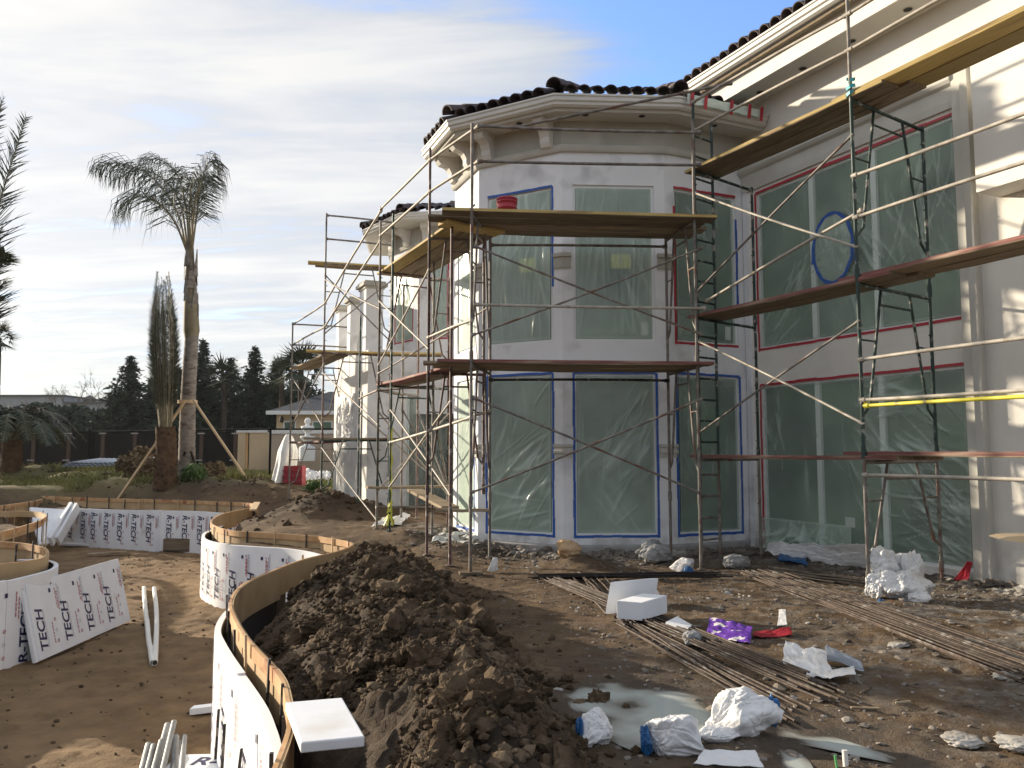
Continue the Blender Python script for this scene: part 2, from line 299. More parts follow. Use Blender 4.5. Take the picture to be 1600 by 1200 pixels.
def smooth_path(pts, step=.08):
    """Catmull-Rom through 2D points, resampled"""
    P = [np.array(p, float) for p in pts]; P = [2 * P[0] - P[1]] + P + [2 * P[-1] - P[-2]]; out = []
    for i in range(1, len(P) - 2):
        a, b, c, d = P[i - 1:i + 3]; n = max(2, int(np.linalg.norm(c - b) / step))
        for k in range(n):
            t = k / n; out.append(.5 * (2 * b + (c - a) * t + (2 * a - 5 * b + 4 * c - d) * t * t + (3 * b - a - 3 * c + d) * t ** 3))
    out.append(P[-2]); return np.array(out)
# ================================================================== the ground
FORM_Z = .30
FORM_R = [p2(452, 1160, z=FORM_Z), p2(458, 1122, z=FORM_Z), p2(455, 1092, z=FORM_Z), p2(440, 1052, z=FORM_Z), p2(390, 997, z=FORM_Z), p2(368, 960, z=FORM_Z), p2(364, 940, z=FORM_Z),
          p2(375, 920, z=FORM_Z), p2(402, 903, z=FORM_Z), p2(470, 876, z=FORM_Z), p2(530, 861, z=FORM_Z), p2(550, 853, z=FORM_Z), p2(545, 846, z=FORM_Z), p2(500, 838, z=FORM_Z), p2(430, 833, z=FORM_Z), p2(365, 829, z=FORM_Z),
          p2(335, 820, z=FORM_Z), p2(333, 812, z=FORM_Z), p2(348, 803, z=FORM_Z), p2(380, 796, z=FORM_Z), p2(404, 791, z=FORM_Z)]
FORM_R = [(FORM_R[0][0] + .12, FORM_R[0][1] - .9)] + FORM_R
FAR_Z = .37
FORM_FAR = [p2(402, 789, z=FAR_Z), p2(390, 786, z=FAR_Z), p2(350, 784, z=FAR_Z), p2(270, 781, z=FAR_Z), p2(150, 778, z=FAR_Z), p2(66, 775, z=FAR_Z)]
FORM_L1 = [p2(-45, 765, z=FORM_Z), p2(0, 766, z=FORM_Z), p2(40, 768, z=FORM_Z), p2(64, 772, z=FORM_Z), p2(68, 778, z=FORM_Z), p2(50, 783, z=FORM_Z), p2(0, 790, z=FORM_Z), p2(-60, 797, z=FORM_Z)]
FORM_L2 = [p2(-60, 800, z=FORM_Z), p2(0, 799, z=FORM_Z), p2(45, 799, z=FORM_Z), p2(66, 802, z=FORM_Z), p2(69, 808, z=FORM_Z), p2(50, 817, z=FORM_Z), p2(0, 831, z=FORM_Z), p2(-60, 842, z=FORM_Z)]
FORM_L3 = [p2(-60, 845, z=FORM_Z), p2(0, 846, z=FORM_Z), p2(40, 849, z=FORM_Z), p2(68, 855, z=FORM_Z), p2(76, 863, z=FORM_Z), p2(66, 872, z=FORM_Z), p2(40, 877, z=FORM_Z), p2(0, 882, z=FORM_Z), p2(-70, 892, z=FORM_Z)]
FZ = .155
FOAM_A = [p2(428, 1200, z=FZ), p2(423, 1172, z=FZ), p2(416, 1146, z=FZ), p2(400, 1106, z=FZ), p2(360, 1040, z=FZ), p2(342, 1006, z=FZ), p2(335, 985, z=FZ), p2(343, 964, z=FZ), p2(360, 947, z=FZ), p2(398, 919, z=FZ), p2(440, 900, z=FZ)]
FOAM_A = [(FOAM_A[0][0] + .10, FOAM_A[0][1] - .8)] + FOAM_A
FOAM_B = [p2(515, 872, z=FZ), p2(480, 864, z=FZ), p2(440, 859, z=FZ), p2(395, 856, z=FZ), p2(345, 851, z=FZ), p2(321, 844, z=FZ), p2(315, 837, z=FZ), p2(322, 830, z=FZ), p2(345, 822, z=FZ)]
FOAM_FAR = [p2(378, 803, z=FZ), p2(340, 802, z=FZ), p2(300, 800, z=FZ), p2(200, 797, z=FZ), p2(100, 793, z=FZ)]
FOAM_L = [p2(30, 874, z=FZ), p2(70, 875, z=FZ), p2(90, 882, z=FZ), p2(86, 891, z=FZ), p2(60, 899, z=FZ), p2(0, 912, z=FZ), p2(-90, 928, z=FZ)]
FLOOR = -.80
POOL = [(-1.05, 2.2)] + FOAM_A[1:] + [(-2.55, 10.3)] + FOAM_B + [(-6.0, 17.4), (-6.6, 19.6)] + FOAM_FAR + [(-12.4, 20.6), (-11.6, 18.2), (-9.7, 16.6), (-9.25, 15.9), (-8.5, 13.2), (-8.2, 12.2), (-7.0, 11.6), (-6.35, 11.2)] + FOAM_L[1:6] + [(-6.1, 8.2), (-5.8, 5), (-4.6, 2.6), (-2.4, 1.8)]
POOL = np.array([p for i, p in enumerate(POOL)])
def poly_sd(x, y, poly):
    """signed distance, negative inside"""
    d = np.full(x.shape, 1e9); ins = np.zeros(x.shape, bool); n = len(poly)
    for i in range(n):
        ax, ay = poly[i]; bx, by = poly[(i + 1) % n]; ex, ey = bx - ax, by - ay; l = ex * ex + ey * ey + 1e-12
        t = np.clip(((x - ax) * ex + (y - ay) * ey) / l, 0, 1); d = np.minimum(d, np.hypot(x - ax - ex * t, y - ay - ey * t))
        c = (ay > y) != (by > y); xi = ax + (y - ay) / (by - ay + 1e-12) * ex; ins ^= c & (x < xi)
    return np.where(ins, -d, d)
def seg_d(x, y, pts):
    d = np.full(x.shape, 1e9); tt = np.zeros(x.shape); n = len(pts)
    for i in range(n - 1):
        ax, ay = pts[i]; bx, by = pts[i + 1]; ex, ey = bx - ax, by - ay; l = ex * ex + ey * ey
        t = np.clip(((x - ax) * ex + (y - ay) * ey) / l, 0, 1); q = np.hypot(x - ax - ex * t, y - ay - ey * t)
        m = q < d; d = np.where(m, q, d); tt = np.where(m, (i + t) / (n - 1), tt)
    return d, tt
RIDGE = [(-1.78, 9.9), (-1.45, 8.6), (-1.15, 7.2), (-.85, 5.8), (-.50, 4.4), (-.15, 3.0), (.08, 1.6)]
MOUNDS = [(-4.2, 16.6, 1.35, .42), (-3.3, 17.2, 1.0, .2), (-15.2, 26.0, 1.9, .55), (-12.6, 25.2, 1.6, .42), (-10.6, 23.4, 1.9, .22), (-8.2, 23.2, 1.7, .22), (-6.6, 22.6, 1.2, .15), (.95, 11.15, .55, .13), (-1.75, 13.2, .6, .10), (-.9, 12.4, .5, .10), (3.9, 8.6, .9, .03), (-.4, 5.2, .5, .08)]
PUD1 = [p2(900, 1085, z=0), p2(960, 1072, z=0), p2(1060, 1082, z=0), p2(1110, 1100, z=0), p2(1120, 1150, z=0), p2(1010, 1160, z=0), p2(930, 1120, z=0)]
PUD2 = [p2(1218, 1134, z=0), p2(1290, 1146, z=0), p2(1375, 1174, z=0), p2(1380, 1182, z=0), p2(1300, 1166, z=0), p2(1215, 1148, z=0)]
PUD3 = [p2(1215, 1166, z=0), p2(1250, 1176, z=0), p2(1265, 1200, z=0), p2(1235, 1205, z=0)]
HOUSE_LINE = [(-1.2, 14.5), (-.56, 13.2), (.8, 12.4), (2.45, 12.5), (3.9, 13.0), (5.6, 9.7), (7.2, 6.4)]
def terrain(x, y, detail=True):
    near = 1 - ss(20, 45, np.hypot(x, y))
    sd = poly_sd(x, y, POOL); far = ss(14.5, 17.5, y) * (1 - ss(-5.6, -4.2, x))
    z = .25 * ss(10.5, 15, y) * (1 - ss(-1.8, .6, x)) * ss(-5.5, -3.8, x) + (1 - far) * .43 * ss(17, 30, y) + far * (.08 + .52 * ss(.8, 2.5, sd)) + .5 * ss(40, 120, y)
    mnd = 0 * x
    for mi, (mx, my, r, h) in enumerate(MOUNDS):
        q = ((x - mx) ** 2 + (y - my) ** 2) / (r * r); z = z + h * np.exp(-q * 1.6) * (1 + .9 * fbm(x * 2.3 / r * 1.2, y * 2.3 / r * 1.2, 4)); mnd = mnd + (np.exp(-q * 1.2) * 1.1 if mi in (0, 1, 2, 3, 4, 5) else 0)
    d, t = seg_d(x, y, RIDGE)
    d = d * np.interp(t, [0, .5, .8, 1], [1, 1, 1.12, 1.15])
    hr = np.interp(t, [0, .1, .35, .6, .8, 1], [.34, .38, .44, .42, .46, .45])
    hump = np.clip(1 - (d / (.98 + .30 * fbm(x * 1.3, y * 1.3, 3))) ** 2, 0, 1) ** 1.15
    hump = hump * (1 - .75 * np.exp(-((x + 1.05) / .45) ** 2 - ((y - 3.8) / .7) ** 2))
    z = z + hr * hump * (1 + 1.0 * fbm(x * 1.5 + 9, y * 1.5, 4, .55))
    if detail:
        rid = np.abs(fbm(x * 3.7 + 3, y * 3.7, 5, .6))
        z = z + hump * (.26 * (rid - .12)) + hump * .20 * fbm(x * 8, y * 8, 4, .75) + hump * .05 * np.abs(fbm(x * 17, y * 17, 2))
        z = z + near * (.05 * fbm(x * .9, y * .9, 3) + .045 * fbm(x * 4, y * 4, 4, .6) + .03 * fbm(x * 13, y * 13, 3, .7))
        hd, _ = seg_d(x, y, HOUSE_LINE); rub = np.exp(-(hd / .85) ** 2)
        z = z + rub * (.04 + .10 * np.abs(fbm(x * 5, y * 5, 4, .65)))
    else:
        hd, _ = seg_d(x, y, HOUSE_LINE); rub = np.exp(-(hd / .85) ** 2)
    pud = 1 - ss(-.10, .22, np.minimum(np.minimum(poly_sd(x, y, np.array(PUD1)), poly_sd(x, y, np.array(PUD2))), poly_sd(x, y, np.array(PUD3))) + .10 * fbm(x * 3, y * 3, 3))
    z = np.where(pud > 0, z * (1 - pud) + pud * (-.035 + .05 * fbm(x * 4, y * 4, 3)), z)
    inside = 1 - ss(.09, .24, sd)
    fl = FLOOR + (.05 * fbm(x * 1.2, y * 1.2, 3) + .055 * fbm(x * 5.5, y * 5.5, 4, .6) - .045 * np.maximum(0, fbm(x * 3.1 + 7, y * 3.1, 2) - .12) * 3 + .02 * fbm(x * 16, y * 16, 2)) * (1 if detail else 0)
    z = z * (1 - inside) + fl * inside
    # behind the form the dug trench dips a little
    fd, _ = seg_d(x, y, FORM_R[:13]); z = z - .16 * np.exp(-(fd / .30) ** 2) * (1 - inside) * (hump < .9)
    return z, dict(sand=inside, heap=np.clip(hump * 2.2 + mnd, 0, 1) * (1 - inside), rub=np.clip(rub, 0, 1) * (1 - inside), pud=pud, sd=sd)
def tz(x, y):
    a = np.array([[float(x)]]); b = np.array([[float(y)]]); return float(terrain(a, b)[0][0, 0])
def m_ground():
    m = bpy.data.materials.new('bare_earth'); m.use_nodes = True; nt = m.node_tree; N = nt.nodes; L = nt.links; b = N['Principled BSDF']; b.inputs['Roughness'].default_value = .93
    b.inputs['Specular IOR Level'].default_value = .3
    geo = N.new('ShaderNodeNewGeometry'); pos = geo.outputs['Position']
    def noise(sc, det=5, rough=.55):
        n = N.new('ShaderNodeTexNoise'); n.inputs['Scale'].default_value = sc; n.inputs['Detail'].default_value = det; n.inputs['Roughness'].default_value = rough; L.new(pos, n.inputs[0]); return n.outputs[0]
    def ramp(f, a, ca, c, cc):
        r = N.new('ShaderNodeValToRGB'); L.new(f, r.inputs[0]); e = r.color_ramp.elements; e[0].position = a; e[1].position = c; e[0].color = (*ca, 1); e[1].color = (*cc, 1); return r.outputs[0]
    def mix(f, a, c):
        x = N.new('ShaderNodeMix'); x.data_type = 'RGBA'; L.new(f, x.inputs[0])
        for i, v in ((6, a), (7, c)):
            if isinstance(v, tuple): x.inputs[i].default_value = (*v, 1)
            else: L.new(v, x.inputs[i])
        return x.outputs[2]
    def att(n): a = N.new('ShaderNodeAttribute'); a.attribute_name = n; return a.outputs['Fac']
    def rng_(f, a, c, lo=0, hi=1):
        r = N.new('ShaderNodeMapRange'); L.new(f, r.inputs[0]); r.inputs[1].default_value = a; r.inputs[2].default_value = c; r.inputs[3].default_value = lo; r.inputs[4].default_value = hi; return r.outputs[0]
    def mul(a, c):
        x = N.new('ShaderNodeMath'); x.operation = 'MULTIPLY'; x.use_clamp = True
        for i, v in enumerate((a, c)):
            if isinstance(v, float): x.inputs[i].default_value = v
            else: L.new(v, x.inputs[i])
        return x.outputs[0]
    base = mix(noise(11, 6, .65), ramp(noise(1.1), .35, (.070, .042, .022), .68, (.185, .118, .062)), ramp(noise(4), .35, (.046, .029, .016), .7, (.16, .104, .057)))
    base = mix(rng_(noise(2.3, 6, .6), .60, .70), base, (.25, .175, .105))
    sand = mix(noise(9, 6, .7), ramp(noise(.8), .35, (.165, .102, .050), .65, (.275, .180, .095)), ramp(noise(3.4), .35, (.115, .070, .036), .7, (.30, .195, .10)))
    heap = ramp(noise(5, 7, .65), .33, (.027, .018, .011), .70, (.085, .057, .035))
    plas = ramp(noise(7, 7, .7), .36, (.10, .085, .07), .66, (.34, .32, .29))
    grass = mix(noise(2, 5), ramp(noise(.35), .4, (.24, .20, .085), .6, (.17, .175, .06)), ramp(noise(8, 5), .4, (.13, .115, .05), .7, (.30, .24, .12)))
    c = mix(att('sand'), base, sand); c = mix(att('heap'), c, heap)
    c = mix(mul(att('rub'), rng_(noise(2.2, 6, .65), .38, .56)), c, plas)
    c = mix(mul(att('dust'), rng_(noise(3.1, 7, .7), .44, .60)), c, plas)
    c = mix(att('field'), c, grass)
    chips = rng_(noise(46, 2), .70, .735); c = mix(mul(chips, mul(att('dust'), .8)), c, (.52, .50, .47))
    c = mix(mul(att('wet'), .75), c, (.062, .050, .040))
    L.new(c, b.inputs['Base Color'])
    rr = rng_(att('wet'), 0, 1, .93, .45); L.new(rr, b.inputs['Roughness'])
    bp = N.new('ShaderNodeBump'); bp.inputs['Strength'].default_value = .9; bp.inputs['Distance'].default_value = .03; ad = N.new('ShaderNodeMath'); ad.operation = 'ADD'
    L.new(noise(24, 6, .7), ad.inputs[0]); L.new(mul(noise(85, 3), .35), ad.inputs[1]); L.new(ad.outputs[0], bp.inputs['Height']); L.new(bp.outputs[0], b.inputs['Normal'])
    MATS['ground'] = m
m_ground()
def build_ground():
    rs = [.05, 2, 4, 5.5, 7]; r = 8.0
    while r < 46: rs.append(r); r += max(.03, r * .0031)
    while r < 1500: rs.append(r); r *= 1.09
    th = np.concatenate([np.radians(np.linspace(-180, -47, 34, endpoint=False)), np.radians(np.linspace(-47, 45, 590)), np.radians(np.linspace(45, 180, 35)[1:])])
    R, T = np.meshgrid(np.array(rs), th, indexing='ij'); X = R * np.sin(T); Y = R * np.cos(T) - 6
    Z, a = terrain(X, Y)
    field = ss(21.5, 24, Y + 1.2 * fbm(X * .6, Y * .6, 3)) * (1 - ss(-2.6, -1, X)) * ss(.5, .9, Y / 24) + ss(42, 60, Y)
    field = np.clip(field, 0, 1) * (1 - a['sand'])
    dust = ss(-.6, 2.2, X) * (1 - ss(11, 14, Y)) * (.35 + .65 * ss(2, 4.5, X)) * (1 - a['heap'])
    wet = np.clip(np.exp(-np.clip(np.minimum(poly_sd(X, Y, np.array(PUD1)), poly_sd(X, Y, np.array(PUD2))), 0, 9) / .35) * .9 + .35 * np.exp(-((X - 2.2) / 2.0) ** 2 - ((Y - 6.0) / 1.6) ** 2) * (fbm(X * 1.5, Y * 1.5, 3) > -.05), 0, 1) * (1 - a['sand'])
    g = grid_mesh('ground', np.stack([X, Y, Z], -1), 'ground', attrs=dict(sand=a['sand'], heap=a['heap'], rub=a['rub'], field=field, dust=dust, wet=wet))
    g['kind'] = 'structure'
build_ground()
def puddle(poly, z, n):
    P = smooth_path(list(poly) + [poly[0]], .05); c = P.mean(0); K = 16; m_ = len(P); G = np.zeros((K, m_, 3)); A = np.zeros((K, m_))
    for k in range(K):
        f = 1.25 * (k + .02) / (K - 1); G[k, :, :2] = c + (P - c) * f; G[k, :, 2] = z; dep = z - terrain(G[k, :, 0][None], G[k, :, 1][None])[0][0]; A[k] = np.clip(dep / .022, 0, 1)
    o = grid_mesh('puddle', G, 'water', attrs=dict(deep=A)); o['kind'] = 'structure'
puddle(np.array(PUD1), -.014, 0); puddle(np.array(PUD2), -.016, 1); puddle(np.array(PUD3), -.016, 2)
# ------------------------------------------------------------------ clods on the heap (uncountable)
import bmesh
def ico_data(sub):
    bm = bmesh.new(); bmesh.ops.create_icosphere(bm, subdivisions=sub, radius=1); bm.verts.ensure_lookup_table()
    v = np.array([p.co for p in bm.verts]); f = np.array([[q.index for q in p.verts] for p in bm.faces]); bm.free(); return v, f
ICO1 = ico_data(1); ICO2 = ico_data(2); ICO3 = ico_data(3); ICO4 = ico_data(4)
def n3(v, s, seed):
    return (fbm(v[:, 0] * s + seed, v[:, 1] * s + v[:, 2] * s * .73 + seed * 1.7, 3) + fbm(v[:, 2] * s + seed * 2.1, v[:, 0] * s * .61 - v[:, 1] * s + seed, 3))
def raw_mesh(name, V, Fc, m, parent=None, smooth=False):
    me = bpy.data.meshes.new(name); me.vertices.add(len(V)); me.vertices.foreach_set('co', V.reshape(-1).astype(np.float32)); k = Fc.shape[1]; nf = len(Fc)
    me.loops.add(nf * k); me.loops.foreach_set('vertex_index', Fc.reshape(-1).astype(np.int32)); me.polygons.add(nf); me.polygons.foreach_set('loop_start', np.arange(0, nf * k, k, dtype=np.int32))
    me.update(calc_edges=True); me.polygons.foreach_set('use_smooth', [smooth] * nf); me.update(); return link(name, me, m, parent)
def scatter(name, xs, ys, sizes, m, base=ICO1, flat=.7, sink=.25, nvar=24, rough=.35, smooth=False, crumb=0):
    zs = terrain(xs[None, :], ys[None, :])[0][0]; bv, bf = base; var = []
    for k in range(nvar):
        v = bv * (1 + rough * (1.6 * n3(bv, 1.5, k * 3.3 + 1) + .7 * n3(bv, 4.2, k * 1.3 + 2) + crumb * .35 * n3(bv, 10, k * 2.3))[:, None]) * np.array([1, rng.uniform(.6, 1), flat * rng.uniform(.7, 1.1)])
        a = rng.uniform(-.5, .5); c, s_ = math.cos(a), math.sin(a); v = v @ np.array([[1, 0, 0], [0, c, -s_], [0, s_, c]]); var.append(v)
    VV = []; FF = []; o = 0
    for i in range(len(xs)):
        a = rng.uniform(0, 6.28); c, s_ = math.cos(a), math.sin(a); v = var[i % nvar] @ np.array([[c, -s_, 0], [s_, c, 0], [0, 0, 1]]) * sizes[i]
        VV.append(v + np.array([xs[i], ys[i], zs[i] + sizes[i] * flat * (.5 - sink)])); FF.append(bf + o); o += len(bv)
    return raw_mesh(name, np.concatenate(VV), np.concatenate(FF), m, smooth=smooth)
def heap_points(n, w=1.0):
    t = rng.uniform(0, 1, n); P = np.array(RIDGE); i = np.minimum((t * (len(P) - 1)).astype(int), len(P) - 2); f = t * (len(P) - 1) - i
    q = P[i] * (1 - f[:, None]) + P[i + 1] * f[:, None]; off = rng.normal(0, .5 * w, n)
    return q[:, 0] + off * .9, q[:, 1] + off * .3 + rng.normal(0, .1, n)
x, y = heap_points(15000); s = np.clip(rng.lognormal(-4.15, .55, 15000), .006, .06)
keep = (poly_sd(x[None], y[None], POOL)[0] > .3) & ~((x < -.50) & (y < 4.5))
tag(scatter('dirt_clods', x[keep], y[keep], s[keep], 'clod', rough=.5), 'brown dirt clods covering the long heap', 'dirt', kind='stuff')
x, y = heap_points(340); s = np.clip(rng.lognormal(-2.7, .45, 340), .035, .16); keep = (poly_sd(x[None], y[None], POOL)[0] > .35) & ~((x < -.40) & (y < 4.6))
tag(scatter('large_dirt_clods', x[keep], y[keep], s[keep], 'clod', base=ICO4, rough=.95, sink=.62, flat=.8, crumb=1), 'large dirt lumps on the long heap', 'dirt', kind='stuff')
xs = []; ys = []
for mx, my, r, h in MOUNDS[:7]:
    k = 130; xs.append(rng.normal(mx, r * .6, k)); ys.append(rng.normal(my, r * .6, k))
x = np.concatenate(xs); y = np.concatenate(ys); tag(scatter('mound_clods', x, y, np.clip(rng.lognormal(-3.3, .5, len(x)), .02, .12), 'clod'), 'dirt clods on the far mounds', 'dirt', kind='stuff')
# broken plaster chips by the house and across the trodden ground
n = 2600; t = rng.uniform(0, 1, n) * (len(HOUSE_LINE) - 1); H_ = np.array(HOUSE_LINE); i = np.minimum(t.astype(int), len(H_) - 2); f = (t - i)[:, None]
q = H_[i] * (1 - f) + H_[i + 1] * f; off = np.abs(rng.normal(0, .75, n)) + .05
x = q[:, 0] - off * .45; y = q[:, 1] - off * .8
n = 1500; t = rng.uniform(0, 1, n) * (len(HOUSE_LINE) - 1); i = np.minimum(t.astype(int), len(H_) - 2); f = (t - i)[:, None]; q = H_[i] * (1 - f) + H_[i + 1] * f; off = np.abs(rng.normal(0, .32, n)) + .04; xr, yr = q[:, 0] - off * .45, q[:, 1] - off * .8
tag(scatter('wall_rubble', xr, yr, np.clip(rng.lognormal(-3.35, .5, n), .015, .10), 'chip', base=ICO2, flat=.55, rough=.8), 'grey mortar rubble heaped against the foot of the house', 'rubble', kind='stuff')
x2 = rng.uniform(.6, 5.5, 1300); y2 = rng.uniform(3.6, 9.5, 1300); k = (x2 < y2 * .66); x = np.concatenate([x, x2[k]]); y = np.concatenate([y, y2[k]])
tag(scatter('plaster_rubble', x, y, np.clip(rng.lognormal(-4.05, .55, len(x)), .005, .07), 'chip', flat=.4, rough=.5), 'broken grey plaster chips strewn along the house foot', 'rubble', kind='stuff')
x = rng.uniform(-.4, 5.8, 9000); y = 3.2 + 8.0 * rng.uniform(0, 1, 9000) ** 1.2; k = (x < y * .68) & (x > -.35 + .02 * y) & (fbm(x * 1.4, y * 1.4, 3) > -.06); x, y = x[k], y[k]; k = terrain(x[None], y[None])[1]['pud'][0] < .2; x, y = x[k], y[k]
tag(scatter('gravel', x, y, np.clip(rng.lognormal(-5.0, .6, len(x)), .003, .035), 'chip', flat=.55, rough=.5), 'small chips and crumbs strewn over the trodden ground', 'gravel', kind='stuff')
x = rng.uniform(-9, -2, 900); y = rng.uniform(6, 20, 900); k = poly_sd(x[None], y[None], POOL)[0] < -.2
x = x[k]; y = y[k]; tag(scatter('sand_lumps', x, y, np.clip(rng.lognormal(-4.1, .4, len(x)), .008, .035), 'clod'), 'small lumps on the sandy pool floor', 'sand', kind='stuff')
def rock(name, u, v, size, m, label, flat=.7, seed=1, z=None, cat='rock', sink=.15, rough=.5):
    p = px(u, v, z=.03 if z is None else z); bv, bf = ICO4
    V = bv * (1 + rough * (1.1 * n3(bv, 1.1, seed) + .55 * n3(bv, 3.1, seed + 5) + .2 * n3(bv, 8, seed + 9))[:, None]) * np.array([1, .8, flat]) * size
    zz = tz(p.x, p.y) if z is None else z
    V = V - np.array([0, 0, V[:, 2].min()]) + np.array([p.x, p.y, zz - size * sink])
    return tag(raw_mesh(name, V, bf, m, smooth=False), label, cat)
rock('tan_rock', 888, 880, .17, 'stone_tan', 'lumpy tan rock on a low dirt hump before the curved bay', .8, 3, sink=.1)
rock('grey_rubble_lump', 1020, 876, .24, 'stone_grey', 'large crumbly grey mortar lump at the foot of the bay', .65, 5)
rock('grey_rubble_lump', 1150, 885, .16, 'stone_grey', 'pale crumbly mortar lump beside the ladder frame foot', .6, 8)
rock('flat_stone', 1503, 1154, .105, 'stone', 'flat pale stone lying alone on brown ground, lower right', .28, 11, sink=.02)
rock('flat_stone', 1592, 1168, .11, 'stone', 'flat pale stone cut by the right photo edge', .25, 14, sink=.02)
rock('flat_stone', 1568, 1148, .045, 'stone', 'small flat stone between the two larger flat stones', .3, 17, sink=.02)
rock('round_stone', 1082, 1003, .085, 'stone_grey', 'round grey stone wedged between the splayed rebar', .7, 19)
rock('flat_stone', 1405, 1001, .09, 'stone', 'thin pale stone below the long rebar bundle', .22, 23, sink=.02)
rock('flat_stone', 1570, 1055, .10, 'stone', 'broken pale slab chip at the right end of long rebar', .25, 27, sink=.02)
# ================================================================== pool forms and foam insulation
def path_len(P):
    d = np.concatenate([[0], np.cumsum(np.hypot(*np.diff(P, axis=0).T))]); return d
def path_at(P, L_, s):
    x = np.interp(s, L_, P[:, 0]); y = np.interp(s, L_, P[:, 1]); e = .04
    tx = np.interp(s + e, L_, P[:, 0]) - np.interp(s - e, L_, P[:, 0]); ty = np.interp(s + e, L_, P[:, 1]) - np.interp(s - e, L_, P[:, 1]); l = np.hypot(tx, ty) + 1e-9
    return x, y, tx / l, ty / l
def ribbon(P, o0, o1, z0, z1):
    """bar following plan path P between offsets o0,o1 (left of travel positive)"""
    T = np.gradient(P, axis=0); T /= np.linalg.norm(T, axis=1)[:, None] + 1e-9; Nn = np.stack([-T[:, 1], T[:, 0]], -1); mb = MB(); n = len(P); vs = []
    for i in range(n):
        for o, z in ((o0, z0), (o1, z0), (o1, z1), (o0, z1)):
            zz = z[i] if hasattr(z, '__len__') else z
            vs.append((P[i, 0] + Nn[i, 0] * o, P[i, 1] + Nn[i, 1] * o, zz))
    fs = [(i * 4 + k, i * 4 + (k + 1) % 4, i * 4 + 4 + (k + 1) % 4, i * 4 + 4 + k) for i in range(n - 1) for k in range(4)]
    mb.add(vs, fs); mb.add(vs[:4], [(3, 2, 1, 0)]); mb.add(vs[-4:], [(0, 1, 2, 3)]); return mb
def form(pts, label, side=1, depth=.30, stake_gap=.62, group='curved wooden pool forms', z=FORM_Z):
    P = smooth_path(pts, .07); L_ = path_len(P); r = root('curved_form'); tag(r, label, 'form', group)
    # plywood skin cut into bent sheets, each with a small butt gap
    tot = L_[-1]; cut = 0; k = 0
    while cut < tot - .05:
        e = min(cut + 2.2, tot); s = np.linspace(cut + .004, e - .004, max(3, int((e - cut) / .07))); x, y, _, _ = path_at(P, L_, s); Q = np.stack([x, y], -1)
        ribbon(Q, -.007, .007, z - depth - .02 * (k % 3), z - .004 * (k % 2)).build('sheet', 'ply', r)
        s2 = np.linspace(cut + .01, e - .01, len(s)); x, y, _, _ = path_at(P, L_, s2); Q = np.stack([x, y], -1)
        ribbon(Q, side * .0075, side * .030, z - .085, z + .003).build('top_rail', 'form_rail', r); cut = e; k += 1
    s = .25
    while s < tot - .1:
        x, y, tx, ty = path_at(P, L_, s); nx, ny = -ty * side, tx * side; mb = MB()
        h = random.uniform(-.02, .07); c = Vector((x + nx * .040, y + ny * .040, 0)); w = Vector((tx, ty, 0)) * .011; dd = Vector((nx, ny, 0)) * .016
        mb.obox(c - w - dd * .3 + Vector((0, 0, z - .62)), w * 2, dd, (random.uniform(-.02, .02), 0, .62 + h)); mb.build('stake', 'steel_black' if random.random() < .75 else 'stake', r); s += stake_gap * random.uniform(.7, 1.3)
    return r
form(FORM_R[:15], 'long S-curved plywood form edging the near dirt heap', side=1)
form([FORM_R[14]] + FORM_R[15:], 'plywood form rounding the middle lobe of the pool', side=1)
form(FORM_FAR, 'straight far plywood form behind the row of printed foam boards', side=1, z=FAR_Z)
form(FORM_L1, 'pointed plywood form farthest back on the left pool edge', side=1)
form(FORM_L2, 'low orange-edged form tip below the leftmost far form', side=1, depth=.12)
form(FORM_L3, 'rounded plywood form above the leaning foam stack', side=-1, depth=.32)
def text_mesh(txt, size):
    c = bpy.data.curves.new('lettering', 'FONT'); c.body = txt; c.size = size; c.shear = .18; c.offset = size * .022; o = bpy.data.objects.new('lettering', c); COL.objects.link(o); bpy.context.view_layer.update()
    me = bpy.data.meshes.new_from_object(o.evaluated_get(bpy.context.evaluated_depsgraph_get())); v = np.array([p.co[:] for p in me.vertices]); f = [tuple(p.vertices) for p in me.polygons]
    bpy.data.objects.remove(o); bpy.data.curves.remove(c); bpy.data.meshes.remove(me); return v, f
TXT = {t: text_mesh(t, 1.0) for t in ('R-TECH', 'TECH', 'R-', 'INSULATING SHEATHING', 'EPS', '2')}
def disc_pts(cx, cz, r, n=14, ri=None):
    a = [(cx + r * math.cos(2 * PI * k / n), cz + r * math.sin(2 * PI * k / n)) for k in range(n)]
    if ri is None: return a, [tuple(range(n))]
    b = [(cx + ri * math.cos(2 * PI * k / n), cz + ri * math.sin(2 * PI * k / n)) for k in range(n)]
    return a + b, [(k, (k + 1) % n, n + (k + 1) % n, n + k) for k in range(n)]
